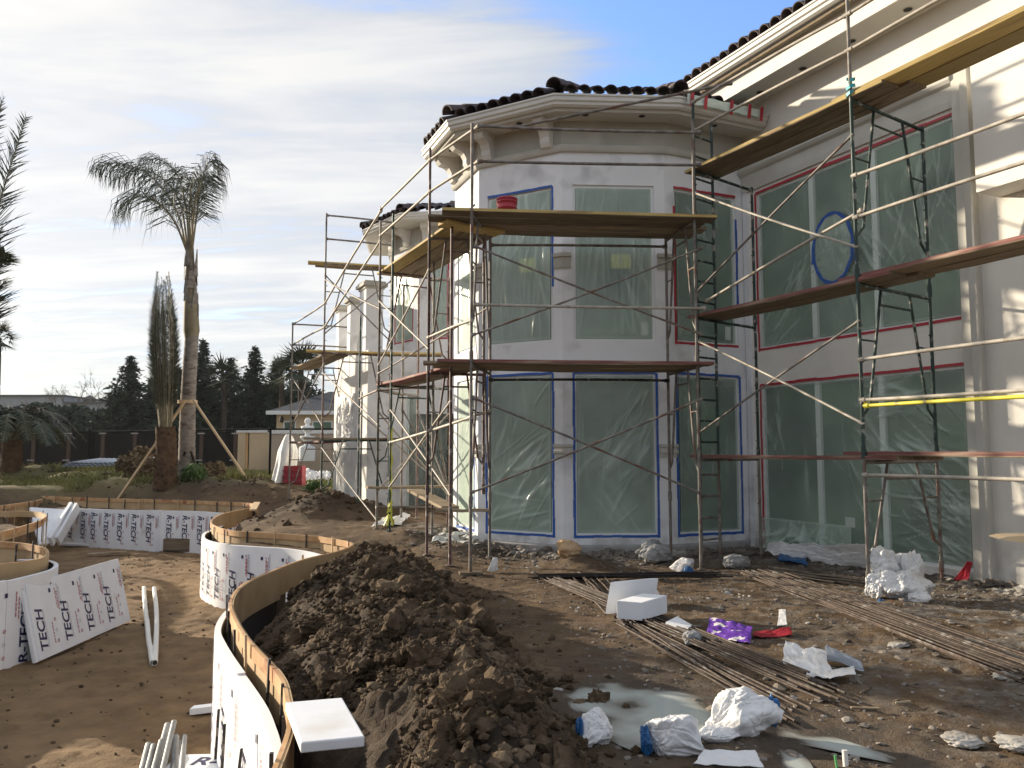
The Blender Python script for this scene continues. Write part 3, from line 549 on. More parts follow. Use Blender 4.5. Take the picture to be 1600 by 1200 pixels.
def printing(parent, mapf, length, z0, z1, up=True, pitch=.42, start=.12, word='R-TECH', clip=0.0, big=.155):
    """repeat print on a board: mapf(s, z)->point. up: text reads bottom-to-top"""
    B, R_, G = MB(), MB(), MB(); h = z1 - z0
    def put(mb, pts, faces): mb.add([mapf(s, z) for s, z in pts], faces)
    def text(mb, t, size, s, zc, centre=True):
        v, f = TXT[t]; w = v[:, 0].max() * size; a = v[:, 0] * size; b_ = v[:, 1] * size
        if up: pts = [(s - b_[i], zc - w / 2 + a[i]) for i in range(len(a))]
        else: pts = [(s + b_[i], zc + w / 2 - a[i]) for i in range(len(a))]
        put(mb, pts, f)
    s = start; k = 0
    while s < length - .14:
        w = TXT[word][0][:, 0].max() * big; sc = min(big * 1.25, .72 * h / (w / big))
        W_ = MB(); text(W_, word, sc, s + .10, z0 + h * (.36 if up else .56) + clip); W_.build('lettering', 'ink_blue', parent)
        text(G, 'INSULATING SHEATHING', sc * .2, s + (.135 if up else .07), z0 + h * (.36 if up else .56))
        q = s + pitch * .62
        for j in range(3):
            for mb_, cc in ((R_ if j != 1 else G, 0),):
                pts, fs = disc_pts(q, z0 + h * (.14 + .15 * j), .022, 14, .015); put(mb_, pts, fs)
            put(R_ if j != 1 else G, [(q - .012, z0 + h * (.14 + .15 * j) - .008), (q - .008, z0 + h * (.14 + .15 * j) - .012), (q + .012, z0 + h * (.14 + .15 * j) + .008), (q + .008, z0 + h * (.14 + .15 * j) + .012)], [(0, 1, 2, 3)])
        if k % 1 == 0:
            zb = z0 + h * .82; put(B, [(q - .02, zb), (q + .022, zb), (q + .022, zb + .05), (q - .02, zb + .05)], [(0, 1, 2, 3)])
        for j, (c_, a, b_) in enumerate(((R_, .58, .86), (R_, .55, .80), (G, .60, .88), (G, .60, .88), (R_, .12, .42))):
            ss_ = s + pitch * (.80 + .055 * j) if j < 4 else s + pitch * .48
            z = z0 + h * a
            while z < z0 + h * b_:
                l = random.uniform(.02, .05); put(c_, [(ss_, z), (ss_ + .016, z), (ss_ + .016, z + l), (ss_, z + l)], [(0, 1, 2, 3)]); z += l + random.uniform(.006, .014)
        s += pitch; k += 1
    
    for q_ in (B.build('blue_print', 'ink_blue', parent), R_.build('red_print', 'ink_red', parent), G.build('grey_print', 'ink_grey', parent)): q_['kind'] = 'stuff'
def foam_wall(pts, label, side, z0=FLOOR, z1=FZ, thick=.05, up=True, word='R-TECH', start=.12, pitch=.42, name='curved_foam_wall', board=2.44, zw=0.02, clip=0.):
    P = smooth_path(pts, .05); L_ = path_len(P); tot = L_[-1]; r = root(name); tag(r, label, 'foam insulation', 'printed foam boards lining the pool'); a = 0; k = 0
    while a < tot - .03:
        e = min(a + board, tot); s = np.linspace(a + .003, e - .003, max(4, int((e - a) / .05))); x, y, _, _ = path_at(P, L_, s); Q = np.stack([x, y], -1)
        top = z1 + (.012 if k % 2 else 0) + zw * np.sin(s * 1.1)
        b = ribbon(Q, 0, -side * thick, z0 - .05, top).build('board', 'foam', r)
        ribbon(Q, -side * (thick + .001), -side * (thick + .006), z0 - .05, top - .01).build('backing_film', 'foam_dark', r)
        def mapf(s_, z_, e=e):
            x, y, tx, ty = path_at(P, L_, min(max(e - s_, 0), tot)); return (x - ty * side * .0065, y + tx * side * .0065, z_)
        if e - a > .5: printing(b, mapf, e - a, z0, z1, up, pitch, start, word, clip)
        a = e; k += 1
    return r
foam_wall(FOAM_A, 'tall curved white foam wall in front of the near S-curved form', 1, up=True, word='TECH', start=.3, pitch=.75)
foam_wall(FOAM_B, 'curved printed foam wall rounding the middle pool lobe', 1, up=True, word='TECH', start=.12, pitch=.40)
foam_wall(FOAM_FAR, 'straight row of printed foam boards along the far pool end', 1, up=False, word='R-TECH', start=.10, pitch=.46, name='foam_wall')
foam_wall(FOAM_L, 'curved printed foam wall behind the leaning foam stack', 1, up=True, word='R-TECH', start=.25, pitch=.8)
# the leaning stacks
def board(name, a, b, up, thick, m='foam', parent=None):
    """slab from bottom edge a-b, rising by vector up, thickness vector thick"""
    a, b, up, th = Vector(a), Vector(b), Vector(up), Vector(thick); mb = MB(); mb.obox(a, b - a, up, th); return mb.build(name, m, parent)
def leaning(name, label, a, b, up, n, step, word, upw, parent=None, pitch=.42, z0=0):
    a, b, up = Vector(a), Vector(b), Vector(up); d = (b - a).normalized(); nn = up.cross(d).normalized()
    if nn.y > 0 and abs(nn.y) > abs(nn.x): nn = -nn
    if nn.x < 0 and abs(nn.x) >= abs(nn.y): nn = -nn
    r = root(name); tag(r, label, 'foam insulation', 'stacked foam boards'); last = None
    for k in range(n):
        j = Vector((random.uniform(-.02, .02), random.uniform(-.06, .06), 0)) if k < n - 1 else Vector()
        last = board('board', a + nn * step * k + j, b + nn * step * k + j, up * random.uniform(.97, 1.0) if k < n - 1 else up, nn * (step - .004), 'foam', r)
    un = up.normalized(); o = a + nn * (step * n - .004 + .003); L_ = (b - a).length; H_ = up.length
    printing(last, lambda s, z: o + d * s + un * z, L_, .02, H_ - .02, upw, pitch, .10, word, -.0)
    return r
A_ = px(49, 1036, z=FLOOR + .01); B_ = px(193, 972, z=FLOOR + .01)
leaning('leaning_foam_stack', 'stack of printed foam boards leaning near the left edge', A_, B_, (-.20, -.02, .86), 3, .035, 'TECH', True, pitch=.52)
A2 = px(88, 853, z=FLOOR + .02); B2 = px(122, 848, z=FLOOR + .02)
r = root('leaning_foam_boards'); tag(r, 'plain white foam boards propped against the far left corner', 'foam insulation', 'stacked foam boards')
def slab4(pts, th, name, m, parent):
    mb = MB(); p = [Vector(q) for q in pts]; n = (p[1] - p[0]).cross(p[3] - p[0]).normalized() * th; mb.add(p + [q + n for q in p], [(0, 3, 2, 1), (4, 5, 6, 7), (0, 1, 5, 4), (1, 2, 6, 5), (2, 3, 7, 6), (3, 0, 4, 7)]); return mb.build(name, m, parent)
slab4([px(60, 853, D=19.0), px(74, 852, D=19.3), px(113, 799, D=20.6), px(45, 795, D=20.2)], .05, 'board', 'foam', r)
slab4([px(79, 853, D=19.4), px(84, 853, D=19.4), px(117, 797, D=20.5), px(112, 797, D=20.6)], .25, 'board', 'foam', r)
slab4([px(90, 851, D=19.6), px(95, 851, D=19.6), px(126, 797, D=20.4), px(121, 797, D=20.5)], .25, 'board', 'foam', r)
mb = MB(); o = px(150, 852, z=FLOOR + .03); mb.obox(o + Vector((-.9, -.1, 0)), (1.6, 0, 0), (0, .4, 0), (0, 0, .05)); mb.build('board', 'foam', r)
# flat board with big print at the bottom edge, small offcut, square slab on the form
r = root('flat_foam_board'); tag(r, 'foam board lying flat beside the grey pipes at the bottom edge', 'foam insulation')
c = px(312, 1190, z=FLOOR + .08); mb = MB(); mb.obox(c + Vector((-.12, -.75, -.02)), (.42, .02, 0), (-.06, .78, 0), (0, 0, .06)); mb.build('slab', 'foam', r)
v, f = TXT['R-']; mb = MB(); mb.add([(c.x - .02 + q[0] * .21, c.y - .17 + q[1] * .21, c.z + .042) for q in v], f); mb.build('lettering', 'ink_blue', r)
def slab(name, o, X, Y, Z, m, label, cat, group=None):
    mb = MB(); mb.obox(o, X, Y, Z); ob = mb.build(name, m); bv = ob.modifiers.new('bevel', 'BEVEL'); bv.width = .006; bv.segments = 2; return tag(ob, label, cat, group)
c = px(317, 1113, z=FLOOR + .02); slab('foam_offcut', c + Vector((-.10, -.06, -.01)), (.22, .02, .02), (0, .10, 0), (0, 0, .06), 'foam', 'small white foam offcut poking out beside the tall foam wall', 'foam scrap')
a = px(470, 1166, z=.36); b = px(570, 1156, z=.36); d = px(446, 1102, z=.385); X = b - a; Y = d - a
slab('foam_slab', a - Vector((0, 0, .03)), X, Y, (0.0, 0, .045), 'foam', 'square white foam slab lying on the form and dirt heap', 'foam scrap')
# pool floor bits
def pipe(name, pts, r, m, label, cat, group=None, hollow=True):
    mb = MB(); mb.path(pts, r, 10); o = mb.build(name, m)
    if hollow:
        e = Vector(pts[0]); d = (Vector(pts[0]) - Vector(pts[1])).normalized(); h = MB(); h.tube(e, e + d * .002, r * .82, 10); h.build('bore', 'black', o)
    return tag(o, label, cat, group)
for k, (u0, u1, sg) in enumerate(((225, 239, -1), (241, 242, 1))):
    pa = px(u0, 917, z=FLOOR + .05); pb = px(u1, 1034, z=FLOOR + .05); pts = []
    for i in range(15):
        t = i / 14; q = pb.lerp(pa, t); q.x += sg * .03 * math.sin(PI * t) * (1 if k else .6); q.z = tz(q.x, q.y) + .036; pts.append(q)
    pipe('white_pipe', pts, .033, 'pipe_white', ('white plastic pipe on the sand, left of the pair', 'white plastic pipe on the sand, right of the pair')[k], 'pipe', 'white pipes on the pool floor')
gp = [(262, 1133, 3), (272, 1128, 5), (288, 1151, 4), (275, 1152, 2), (252, 1158, 3), (240, 1165, 2), (232, 1164, 1), (264, 1171, 1), (281, 1160, 1), (253, 1180, 1)]
words_ = ['longest leaning', 'highest', 'rightmost', 'thin middle', 'left middle', 'second from left', 'leftmost', 'short front', 'short right', 'lowest']
for k, (u, v_, h) in enumerate(gp):
    e = px(u, v_, z=FLOOR + .05 + .045 * h); yb = e.y - 1.7; b0 = Vector((e.x / e.y * yb - (.16 if u < 275 else .06) + .012 * (k % 4), yb, FLOOR + .06 + .012 * h))
    pipe('grey_pipe', [e, e.lerp(b0, .5), b0], .021 if k % 3 else .026, 'pipe_grey', f'{words_[k]} grey metal pipe in the pile at the bottom edge', 'pipe', 'grey pipes at the bottom edge')
c = px(276, 862, z=FLOOR + .02); slab('wood_block', c + Vector((-.33, 0, 0)), (.70, 0, 0), (0, .25, 0), (0, 0, .30), 'plank_old', 'rough brown timber block before the far foam boards', 'timber')
c = px(166, 868, z=FLOOR + .02); slab('loose_board', c + Vector((-.4, -.1, .02)), (.78, .25, .02), (-.05, .16, 0), (0, 0, .03), 'plank_old', 'loose board lying flat on the sand by the far foam', 'timber')
c = px(309, 862, z=FLOOR + .02); r = root('yellow_stool'); tag(r, 'small yellow step stool beside the timber block', 'stool')
mb = MB(); mb.obox(c + Vector((-.16, 0, .28)), (.32, 0, 0), (0, .25, 0), (0, 0, .05)); mb.build('seat', 'yellow_paint', r)
for sx in (-.14, .10):
    for sy in (.02, .19):
        mb = MB(); mb.obox(c + Vector((sx, sy, -.05)), (.04, 0, 0), (0, .04, 0), (0, 0, .33)); mb.build('leg', 'yellow_paint', r)
c = px(400, 787, z=.42); slab('plank_scrap', c + Vector((-.05, 0, 0)), (.42, -1.6, -.05), (.14, .04, 0), (0, 0, .04), 'stake', 'short pale plank lying over the dirt near the far form', 'timber')
c = px(105, 775, z=.36); slab('form_board', c + Vector((-.6, 0, .0)), (1.3, .0, 0), (0, .2, 0), (0, 0, .03), 'plank_old', 'thin grey board resting on the far left form tip', 'timber')
# trench bracing wire and rods standing against the foam
for k, (u0, v0, u1, v1, w) in enumerate(((351, 1107, 346, 1185, 'upper'), (361, 1130, 357, 1200, 'middle'), (388, 1168, 384, 1200, 'lower'))):
    P_ = px(u0, v0, D=[4.75, 4.4, 4.15][k]); Q_ = px(u1, v1, D=[4.75, 4.4, 4.15][k]); mb = MB(); mb.obox(P_ + Vector((-.035, -.02, 0)), (.012, .004, 0), (0, .01, 0), Q_ - P_); tag(mb.build('steel_pin', 'steel_black'), f'{w} dark steel pin against the near foam wall', 'pin')
# ================================================================== the house
HOUSE = root('house'); tag(HOUSE, 'large two-storey stucco house under construction with masked windows and tiled eaves', 'house')
def e2(u, D): p = px(u, 705, D=D); return Vector((p.x, p.y))
def dirv(a): return Vector((math.cos(math.radians(a)), math.sin(math.radians(a))))
V2 = e2(880, 12.5); V3 = V2 + dirv(3) * 1.66; V4 = V3 + dirv(24) * 1.60; V1 = V2 - Vector((math.cos(math.radians(30)), -math.sin(math.radians(30)))) * 1.57
V0 = V1 - Vector((math.cos(math.radians(67)), -math.sin(math.radians(67)))) * 1.25
WD = Vector((.438, -.899)).normalized(); WEND = V4 + WD * 7.5
VB = V0 + Vector((.55, 2.5))
class Face:
    def __init__(s, a, b): s.a = Vector(a); s.b = Vector(b); s.L = (s.b - s.a).length; s.d = (s.b - s.a) / s.L; s.n = Vector((s.d.y, -s.d.x))
    def __call__(s, t, z, o=0.): q = s.a + s.d * t + s.n * o; return Vector((q.x, q.y, z))
    def box(s, mb, t0, t1, z0, z1, o0, o1): return mb.obox(s(t0, z0, o0), s(t1, z0, o0) - s(t0, z0, o0), s(t0, z0, o1) - s(t0, z0, o0), (0, 0, z1 - z0))
def wall_face(F, z0, z1, holes, m, name='wall', reveal=.14, parent=HOUSE, mat_r=None):
    mb = MB(); ss_ = sorted({0, F.L} | {h[0] for h in holes} | {h[1] for h in holes}); zs = sorted({z0, z1} | {h[2] for h in holes} | {h[3] for h in holes})
    for i in range(len(ss_) - 1):
        for j in range(len(zs) - 1):
            cs = (ss_[i] + ss_[i + 1]) / 2; cz = (zs[j] + zs[j + 1]) / 2
            if any(h[0] < cs < h[1] and h[2] < cz < h[3] for h in holes): continue
            mb.quad(F(ss_[i], zs[j]), F(ss_[i + 1], zs[j]), F(ss_[i + 1], zs[j + 1]), F(ss_[i], zs[j + 1]))
    for a, b, c, d in holes:
        r = -reveal
        mb.quad(F(a, c), F(a, c, r), F(b, c, r), F(b, c)); mb.quad(F(a, d), F(b, d), F(b, d, r), F(a, d, r)); mb.quad(F(a, c), F(a, d), F(a, d, r), F(a, c, r)); mb.quad(F(b, c), F(b, c, r), F(b, d, r), F(b, d))
    return mb.build(name, m, parent)
def film(F, s0, s1, z0, z1, parent, seed, fans, milk=.0, o=-.012, amp=.020, vert=.5, n=None, m='film'):
    """taut plastic sheet: long soft folds radiating from the fan points plus hanging creases"""
    rn = random.Random(seed * 77 + 5); w, h = s1 - s0, z1 - z0; nx = n or max(40, int(w / .012)); nz = max(50, int(h / .019)); S, Z = np.meshgrid(np.linspace(0, w, nx), np.linspace(0, h, nz)); H = np.zeros_like(S); K = np.zeros_like(S)
    def fold(x, z, a, L_, wd, A, bend):
        dx, dz = S - x, Z - z; u = dx * math.cos(a) + dz * math.sin(a); v = -dx * math.sin(a) + dz * math.cos(a) + bend * u * u
        t = np.clip(u / L_, 0, 1); e = np.where((u > 0) & (u < L_), np.sin(PI * t ** .7), 0); g = np.exp(-(v / (wd * (.35 + .9 * t))) ** 2) * e
        return A * g, g
    for fan in fans:
        cx, cz, k, st = fan[:4]; ang0 = math.atan2((.5 - cz) * h, (.5 - cx) * w) if len(fan) < 5 else math.radians(fan[4])
        for q in range(int(k * 2.2)):
            a = ang0 + rn.gauss(0, .20); L_ = rn.uniform(.15, .8) * max(min(w, 1.4), h) * .7; r0 = rn.uniform(0, .35); ox, oz = rn.gauss(0, .16) * min(w, 1.5), rn.gauss(0, .16) * h; hh, g = fold(cx * w + ox + r0 * math.cos(a), cz * h + oz + r0 * math.sin(a), a, L_, rn.choice((.008, .014, .022, .035, .05)) * rn.uniform(.8, 1.3), st * amp * rn.uniform(.4, 1.1), rn.gauss(0, .14)); H += hh; K += st * g * rn.uniform(.05, .55)
    for q in range(int(26 * vert * w)):
        hh, g = fold(rn.uniform(.03, w - .03), h * rn.uniform(.45, 1), -PI / 2 + rn.gauss(0, .06), h * rn.uniform(.25, .9), rn.uniform(.010, .045), amp * rn.uniform(.2, .8) * vert, rn.gauss(0, .03)); H += hh; K += .30 * vert * g * rn.random()
    H += amp * 1.5 * fbm(S * 1.6 + seed, Z * 1.1, 2) + amp * .25 * fbm(S * 8 + seed, Z * 3, 2)
    edge = np.minimum(np.minimum(S, w - S), np.minimum(Z, h - Z)); H *= ss(0, .10, edge)
    base = F(s0, z0, o); P = np.zeros(S.shape + (3,))
    for c in range(2): P[..., c] = base[c] + F.d[c] * S + F.n[c] * H
    P[..., 2] = z0 + Z
    mk = np.clip(milk + .10 * (fbm(S * 1.3 + seed * 3, Z * .8, 2) + .1) + .42 * np.clip(K, 0, 1.1) + .10 * (1 - ss(0, .06, edge)), 0, .9)
    return grid_mesh('plastic_sheet', P, m, parent, attrs=dict(milk=mk))
def window(F, s0, s1, z0, z1, tape=None, seed=1, fans=(), mull=(), milk=0., cream=False, film_over=True, vert=.5):
    """tape: dict side->(colour, from, to) fractions"""
    fr = MB(); w = .045
    for a, b, c, d in ((s0, s0 + w, z0, z1), (s1 - w, s1, z0, z1), (s0 + w, s1 - w, z0, z0 + w), (s0 + w, s1 - w, z1 - w, z1)): F.box(fr, a, b, c, d, -.10, -.035)
    for q in mull: F.box(fr, q - .045, q + .045, z0 + w, z1 - w, -.10, -.028)
    wn = fr.build('window', 'frame_white', HOUSE)
    cuts = [s0] + list(mull) + [s1]
    for i in range(len(cuts) - 1):
        a = cuts[i] + (.046 if i else w); b = cuts[i + 1] - (.046 if i < len(cuts) - 2 else w); g = MB(); F.box(g, a, b, z0 + w, z1 - w, -.085, -.075); g.build('pane', 'glass', wn)
    if film_over: film(F, s0 + .047, s1 - .047, z0 + .047, z1 - .047, wn, seed, fans, milk, vert=vert)
    for side, (c, f0, f1) in (tape or {}).items():
        mb = MB(); n = 9; tw = .038
        for k in range(n):
            a0, a1 = f0 + (f1 - f0) * k / n, f0 + (f1 - f0) * (k + 1) / n - .0008; j = random.uniform(-.004, .004); t2 = tw * random.uniform(.9, 1.15); oo = .004 + .0015 * (k % 2)
            if side in 'lr':
                x = (s0 - t2 + .016 + j) if side == 'l' else (s1 - .016 + j); F.box(mb, x, x + t2, z0 + (z1 - z0) * a0 - (.03 if k == 0 and f0 == 0 else 0), z0 + (z1 - z0) * a1, .001, oo)
            else:
                z = (z0 - t2 + .016 + j) if side == 'b' else (z1 - .016 + j); F.box(mb, s0 + (s1 - s0) * a0, s0 + (s1 - s0) * a1, z, z + t2, .001, oo + .003)
        mb.build('masking_tape', 'tape_' + c, wn)
    return wn
FA, FB, FC, FD, FW = Face(V0, V1), Face(V1, V2), Face(V2, V3), Face(V3, V4), Face(V4, WEND)
ZL0, ZL1, ZU0, ZU1 = .29, 2.83, 3.33, 5.86; ZT = 6.45
def inset(F, k=.175): return (k, F.L - k)
allb = dict(l=('blue', 0, 1), r=('blue', 0, 1), t=('blue', 0, 1), b=('blue', 0, 1)); allr = dict(l=('red', 0, 1), r=('red', 0, 1), t=('red', 0, 1), b=('red', 0, 1))
for F, sd, tl, tu in ((FA, 1, dict(r=('blue', 0, 1), b=('blue', 0, 1)), dict(t=('blue', 0, 1))), (FB, 2, allb, dict(t=('blue', 0, 1), r=('blue', .35, 1))), (FC, 3, allb, None), (FD, 4, allb, dict(l=('red', 0, .88), t=('red', 0, 1), b=('red', 0, 1), r=('blue', .2, .85)))):
    a, b = inset(F); wall_face(F, -.35, ZT, [(a, b, ZL0, ZL1), (a, b, ZU0, ZU1)], 'stucco', 'bay_wall')
    fl = {1: [(1, 1, 8, .5)], 2: [(1, .60, 10, 1.2, 225), (.15, .75, 12, .7, 250), (1, .25, 8, .9, 200), (1, .2, 5, 1, 250)], 3: [(1, .95, 10, .7, 240), (.9, .6, 8, .6, 230), (.1, .4, 5, .4, 300)], 4: [(0, 1, 7, .4)]}[sd]
    fu = {1: [(.5, 1, 10, .6)], 2: [(.85, .85, 8, 1.2, 265), (.5, 1, 8, .8, 268)], 3: [(.3, 1, 8, .6, 272), (.75, .7, 9, .7, 280)], 4: [(.1, .9, 8, .5)]}[sd]
    window(F, a, b, ZL0, ZL1, tl, sd, fl, milk={1: .42, 2: .16, 3: .16, 4: .06}[sd]); wu = window(F, a, b, ZU0, ZU1, tu, sd + 10, fu, milk={1: .42, 2: .24, 3: .18, 4: .04}[sd], vert={2: 1.0, 3: .8}.get(sd, .4))
    if sd in (2, 3):
        mb = MB(); F.box(mb, a + (b - a) * .47, a + (b - a) * .72, 4.52, 4.75, -.072, -.070); o = mb.build('notice', 'paper_yellow', wu)
        if sd == 3: mb = MB(); F.box(mb, a + (b - a) * .57, a + (b - a) * .61, 4.60, 4.69, -.069, -.068); mb.build('notice_mark', 'ink_grey', wu)
    if sd > 2: mb = MB(); F.box(mb, a + (b - a) * .83, a + (b - a) * .92, 3.44, 3.66, -.072, -.070); mb.build('sticker', 'tarp', wu)
mb = MB(); mb.quad((V0.x, V0.y, -.3), (VB.x, VB.y, -.3), (VB.x, VB.y, ZT + .4), (V0.x, V0.y, ZT + .4)); mb.build('bay_wall', 'stucco', HOUSE)
BAY = [V0, V1, V2, V3, V4]; BP = [(p.x, p.y) for p in BAY]
mb = MB(); mb.sweep([(0.001, -.4), (.035, -.4), (.035, .13), (.001, .16)], BP); mb.build('plinth', 'concrete', HOUSE)
mb = MB(); mb.sweep([(0, ZT - .06), (.05, ZT - .06), (.07, ZT - .03), (.085, ZT + .02), (.06, ZT + .05), (0, ZT + .05)], BP); mb.build('architrave', 'trim', HOUSE)
SO = 6.90
BR = [(p.x, p.y) for p in [VB] + BAY[0:]]; BR = BR[1:]
mb = MB(); mb.sweep([(-.02, ZT + .051), (.03, ZT + .051), (.03, SO - .001), (-.02, SO - .001)], BP); mb.build('frieze', 'putty', HOUSE)
mb = MB(); mb.sweep([(0, SO), (.47, SO), (.47, SO + .02), (0, SO + .02)], BR); mb.build('soffit', 'soffit', HOUSE)
mb = MB(); mb.sweep([(.471, SO - .05), (.50, SO - .05), (.515, SO - .01), (.515, SO + .03), (.471, SO + .03)], BR); mb.build('fascia', 'trim', HOUSE)
GUT = [(.0, .0), (.05, -.005), (.085, .02), (.09, .055), (.118, .075), (.122, .135), (.140, .142), (.140, .170), (.128, .175), (.0, .175)]
mb = MB(); mb.sweep([(.516 + a, SO + .0 + b) for a, b in GUT], BR); mb.build('gutter', 'gutter', HOUSE)
COR = [(.0, 0), (.47, 0), (.46, -.10), (.40, -.17), (.30, -.19), (.22, -.24), (.17, -.33), (.17, -.42), (.13, -.50), (.05, -.52), (0, -.52)]
def corbel(F, t, z=SO - .002, w=.17, k=.86, base=.031):
    mb = MB(); mb.prism([(a * k, b * k) for a, b in COR], F(t - w / 2, z, base), Vector((F.n.x, F.n.y, 0)), (0, 0, 1), F(t + w / 2, z, base) - F(t - w / 2, z, base)); c = mb.build('corbel', 'soffit', HOUSE)
corbel(FB, .24); corbel(FB, FB.L - .22); corbel(FA, .22); corbel(FA, FA.L - .24)
def can(F, t, o, z, r=.05):
    p = F(t, z - .006, o); mb = MB(); mb.lathe(p, [(r * 1.25, .0), (r * 1.25, .004), (r, .004)], 18); q = mb.build('recessed_light', 'trim', HOUSE)
    mb = MB(); mb.lathe(p - Vector((0, 0, .003)), [(r, .0), (r, .002)], 18); mb.build('opening', 'black', q)
for F, t in ((FA, .62), (FB, .95), (FC, .35), (FC, 1.25), (FD, .8)): can(F, t, .28, SO)
for i, p in enumerate((V1, V2, V3)):
    Fl, Fr = ((FA, FB), (FB, FC), (FC, FD))[i]
    for zc, up in ((1.60, 0), (4.62, 1)):
        pl = Fl(Fl.L - .14, 0); pr = Fr(.14, 0); path = [(pl.x, pl.y), (p.x, p.y), (pr.x, pr.y)]; mb = MB()
        if up: prof = [(0, zc - .12), (.03, zc - .12), (.035, zc + .05), (.06, zc + .06), (.06, zc + .12), (0, zc + .12)]
        else: prof = [(0, zc - .10), (.03, zc - .10), (.035, zc - .05), (.065, zc - .03), (.065, zc + .01), (.045, zc + .02), (.045, zc + .05), (.075, zc + .07), (.075, zc + .11), (0, zc + .11)]
        mb.sweep(prof, path); mb.build('pier_cap', 'putty' if up else 'trim', HOUSE)
# ---- wing
SW = [.29, 1.44, 2.56, 3.83]
wall_face(FW, -.35, 7.40, [(SW[0], SW[3], .14, 2.67), (SW[0], SW[3], 3.25, 5.86)], 'stucco_cream', 'wing_wall')
window(FW, SW[0], SW[3], 3.25, 5.86, dict(l=('red', 0, 1), r=('red', 0, 1), t=('red', 0, 1), b=('red', 0, 1)), 21, [(.52, .62, 14, .7, 300), (.04, .03, 14, 1.1, 45), (.92, .95, 16, .9, 262), (.75, .8, 14, .7, 285), (.3, .9, 8, .4, 270)], SW[1:3], milk=.04, vert=.25)
wl = window(FW, SW[0], SW[3], .14, 2.67, dict(l=('red', 0, 1), t=('red', 0, 1), r=('red', .0, .25)), 22, [(.70, .62, 22, 1.2, 325), (.78, .28, 14, 1.0, 335), (.05, .9, 10, .7, 272), (.9, .97, 12, .7, 190), (.5, .75, 10, .6, 300), (1, .2, 6, 1, 190)], SW[1:3], milk=.05, vert=.3)
film(FW, SW[0] - .05, SW[0] + 1.75, -.02, .55, wl, 31, [(0, 0, 14, 1.2), (1, 0, 12, 1.2), (.5, 1, 10, 1, 270)], milk=.10, o=.05, amp=.06)
mb = MB(); FW.box(mb, SW[0] + 1.55, SW[0] + 1.72, .52, .66, -.072, -.070); mb.build('sticker', 'tarp', wl)
# blue tape ring on the sheet
mb = MB(); R0 = []
for k in range(22):
    t = 2 * PI * k / 22; t2 = 2 * PI * (k + 1) / 22 + .05
    cx, cz, ra, rb = 1.86, 4.58, .36, .52; a = (cx + ra * math.cos(t), cz + rb * math.sin(t)); b = (cx + ra * math.cos(t2), cz + rb * math.sin(t2)); d = Vector((b[0] - a[0], b[1] - a[1])).normalized(); nn = Vector((-d.y, d.x)) * .028
    q = .022 + .004 * (k % 2); mb.add([FW(a[0] - nn.x, a[1] - nn.y, q), FW(b[0] - nn.x, b[1] - nn.y, q), FW(b[0] + nn.x, b[1] + nn.y, q), FW(a[0] + nn.x, a[1] + nn.y, q)], [(0, 1, 2, 3)])
mb.build('tape_ring', 'tape_blue', HOUSE)
for (x, z, w, h) in ((1.70, 3.84, .045, .22), (2.24, 4.30, .05, .25), (1.46, 4.40, .05, .30)): mb = MB(); mb.add([FW(x, z, .03), FW(x + w, z + .02, .03), FW(x + w + .03, z + h, .03), FW(x + .02, z + h, .03)], [(0, 1, 2, 3)]); mb.build('tape_strip', 'tape_blue', HOUSE)
bv = 40; S_, T_ = np.meshgrid(np.linspace(0, 1, 30), np.linspace(0, 2 * PI, 60)); P = np.zeros(S_.shape + (3,)); ra, rb = .34 * S_, .50 * S_; hh = .022 + .03 * np.abs(fbm(T_ * 2.2, S_ * 2, 3)) * S_ * (1 - S_) * 4
cx, cz = 1.86, 4.58; X_ = cx + ra * np.cos(T_); P[..., 2] = cz + rb * np.sin(T_)
for c in range(2): P[..., c] = FW.a[c] + FW.d[c] * X_ + FW.n[c] * hh
grid_mesh('patch_sheet', P, 'film', HOUSE, attrs=dict(milk=.10 + .3 * np.clip(fbm(T_ * 3, S_ * 4, 3) * 2, 0, 1)))
WP = [(V4.x, V4.y), (WEND.x, WEND.y)]
def wseg(prof, s0, s1, name, m): a, b = FW(s0, 0), FW(s1, 0); mb = MB(); mb.sweep(prof, [(a.x, a.y), (b.x, b.y)]); return mb.build(name, m, HOUSE)
HD = [(0, 5.93), (.04, 5.93), (.05, 6.02), (.05, 6.20), (.10, 6.23), (.13, 6.27), (.13, 6.33), (.0, 6.36)]
wseg(HD, .02, 3.86, 'window_surround', 'trim')
mb = MB(); FW.box(mb, 3.865, 4.08, -.3, 6.42, 0, .10); mb.build('pilaster', 'trim', HOUSE)
mb = MB(); FW.box(mb, 4.0, 4.10, -.3, 6.44, .101, .14); mb.build('pilaster_edge', 'trim', HOUSE)
mb = MB(); FW.box(mb, .03, .13, -.3, 5.92, 0, .05); mb.build('jamb_trim', 'stucco', HOUSE)
wall_b = MB(); FW.box(wall_b, 4.34, 7.4, 4.62, 6.22, .002, .42); wall_b.build('projecting_block', 'stucco_cream', HOUSE)
WS = 7.36
wseg([(0, WS), (.56, WS), (.56, WS + .02), (0, WS + .02)], -.5, 7.5, 'soffit', 'soffit')
wseg([(.561, WS - .01), (.60, WS - .01), (.60, WS + .33), (.561, WS + .33)], -.6, 7.5, 'frieze', 'stucco_cream')
wseg([(.601, WS + .31), (.72, WS + .31), (.72, WS + .33), (.601, WS + .33)], -.6, 7.5, 'soffit', 'putty')
wseg([(.70, WS + .27), (.735, WS + .27), (.735, WS + .309), (.70, WS + .309)], -.6, 7.5, 'fascia', 'plank_old')
wseg([(.736 + a, WS + .335 + b) for a, b in GUT], -.65, 7.5, 'gutter', 'gutter')
for t in (.75, 1.65, 2.55, 3.45, 4.35): can(FW, t, .28, WS, .055)
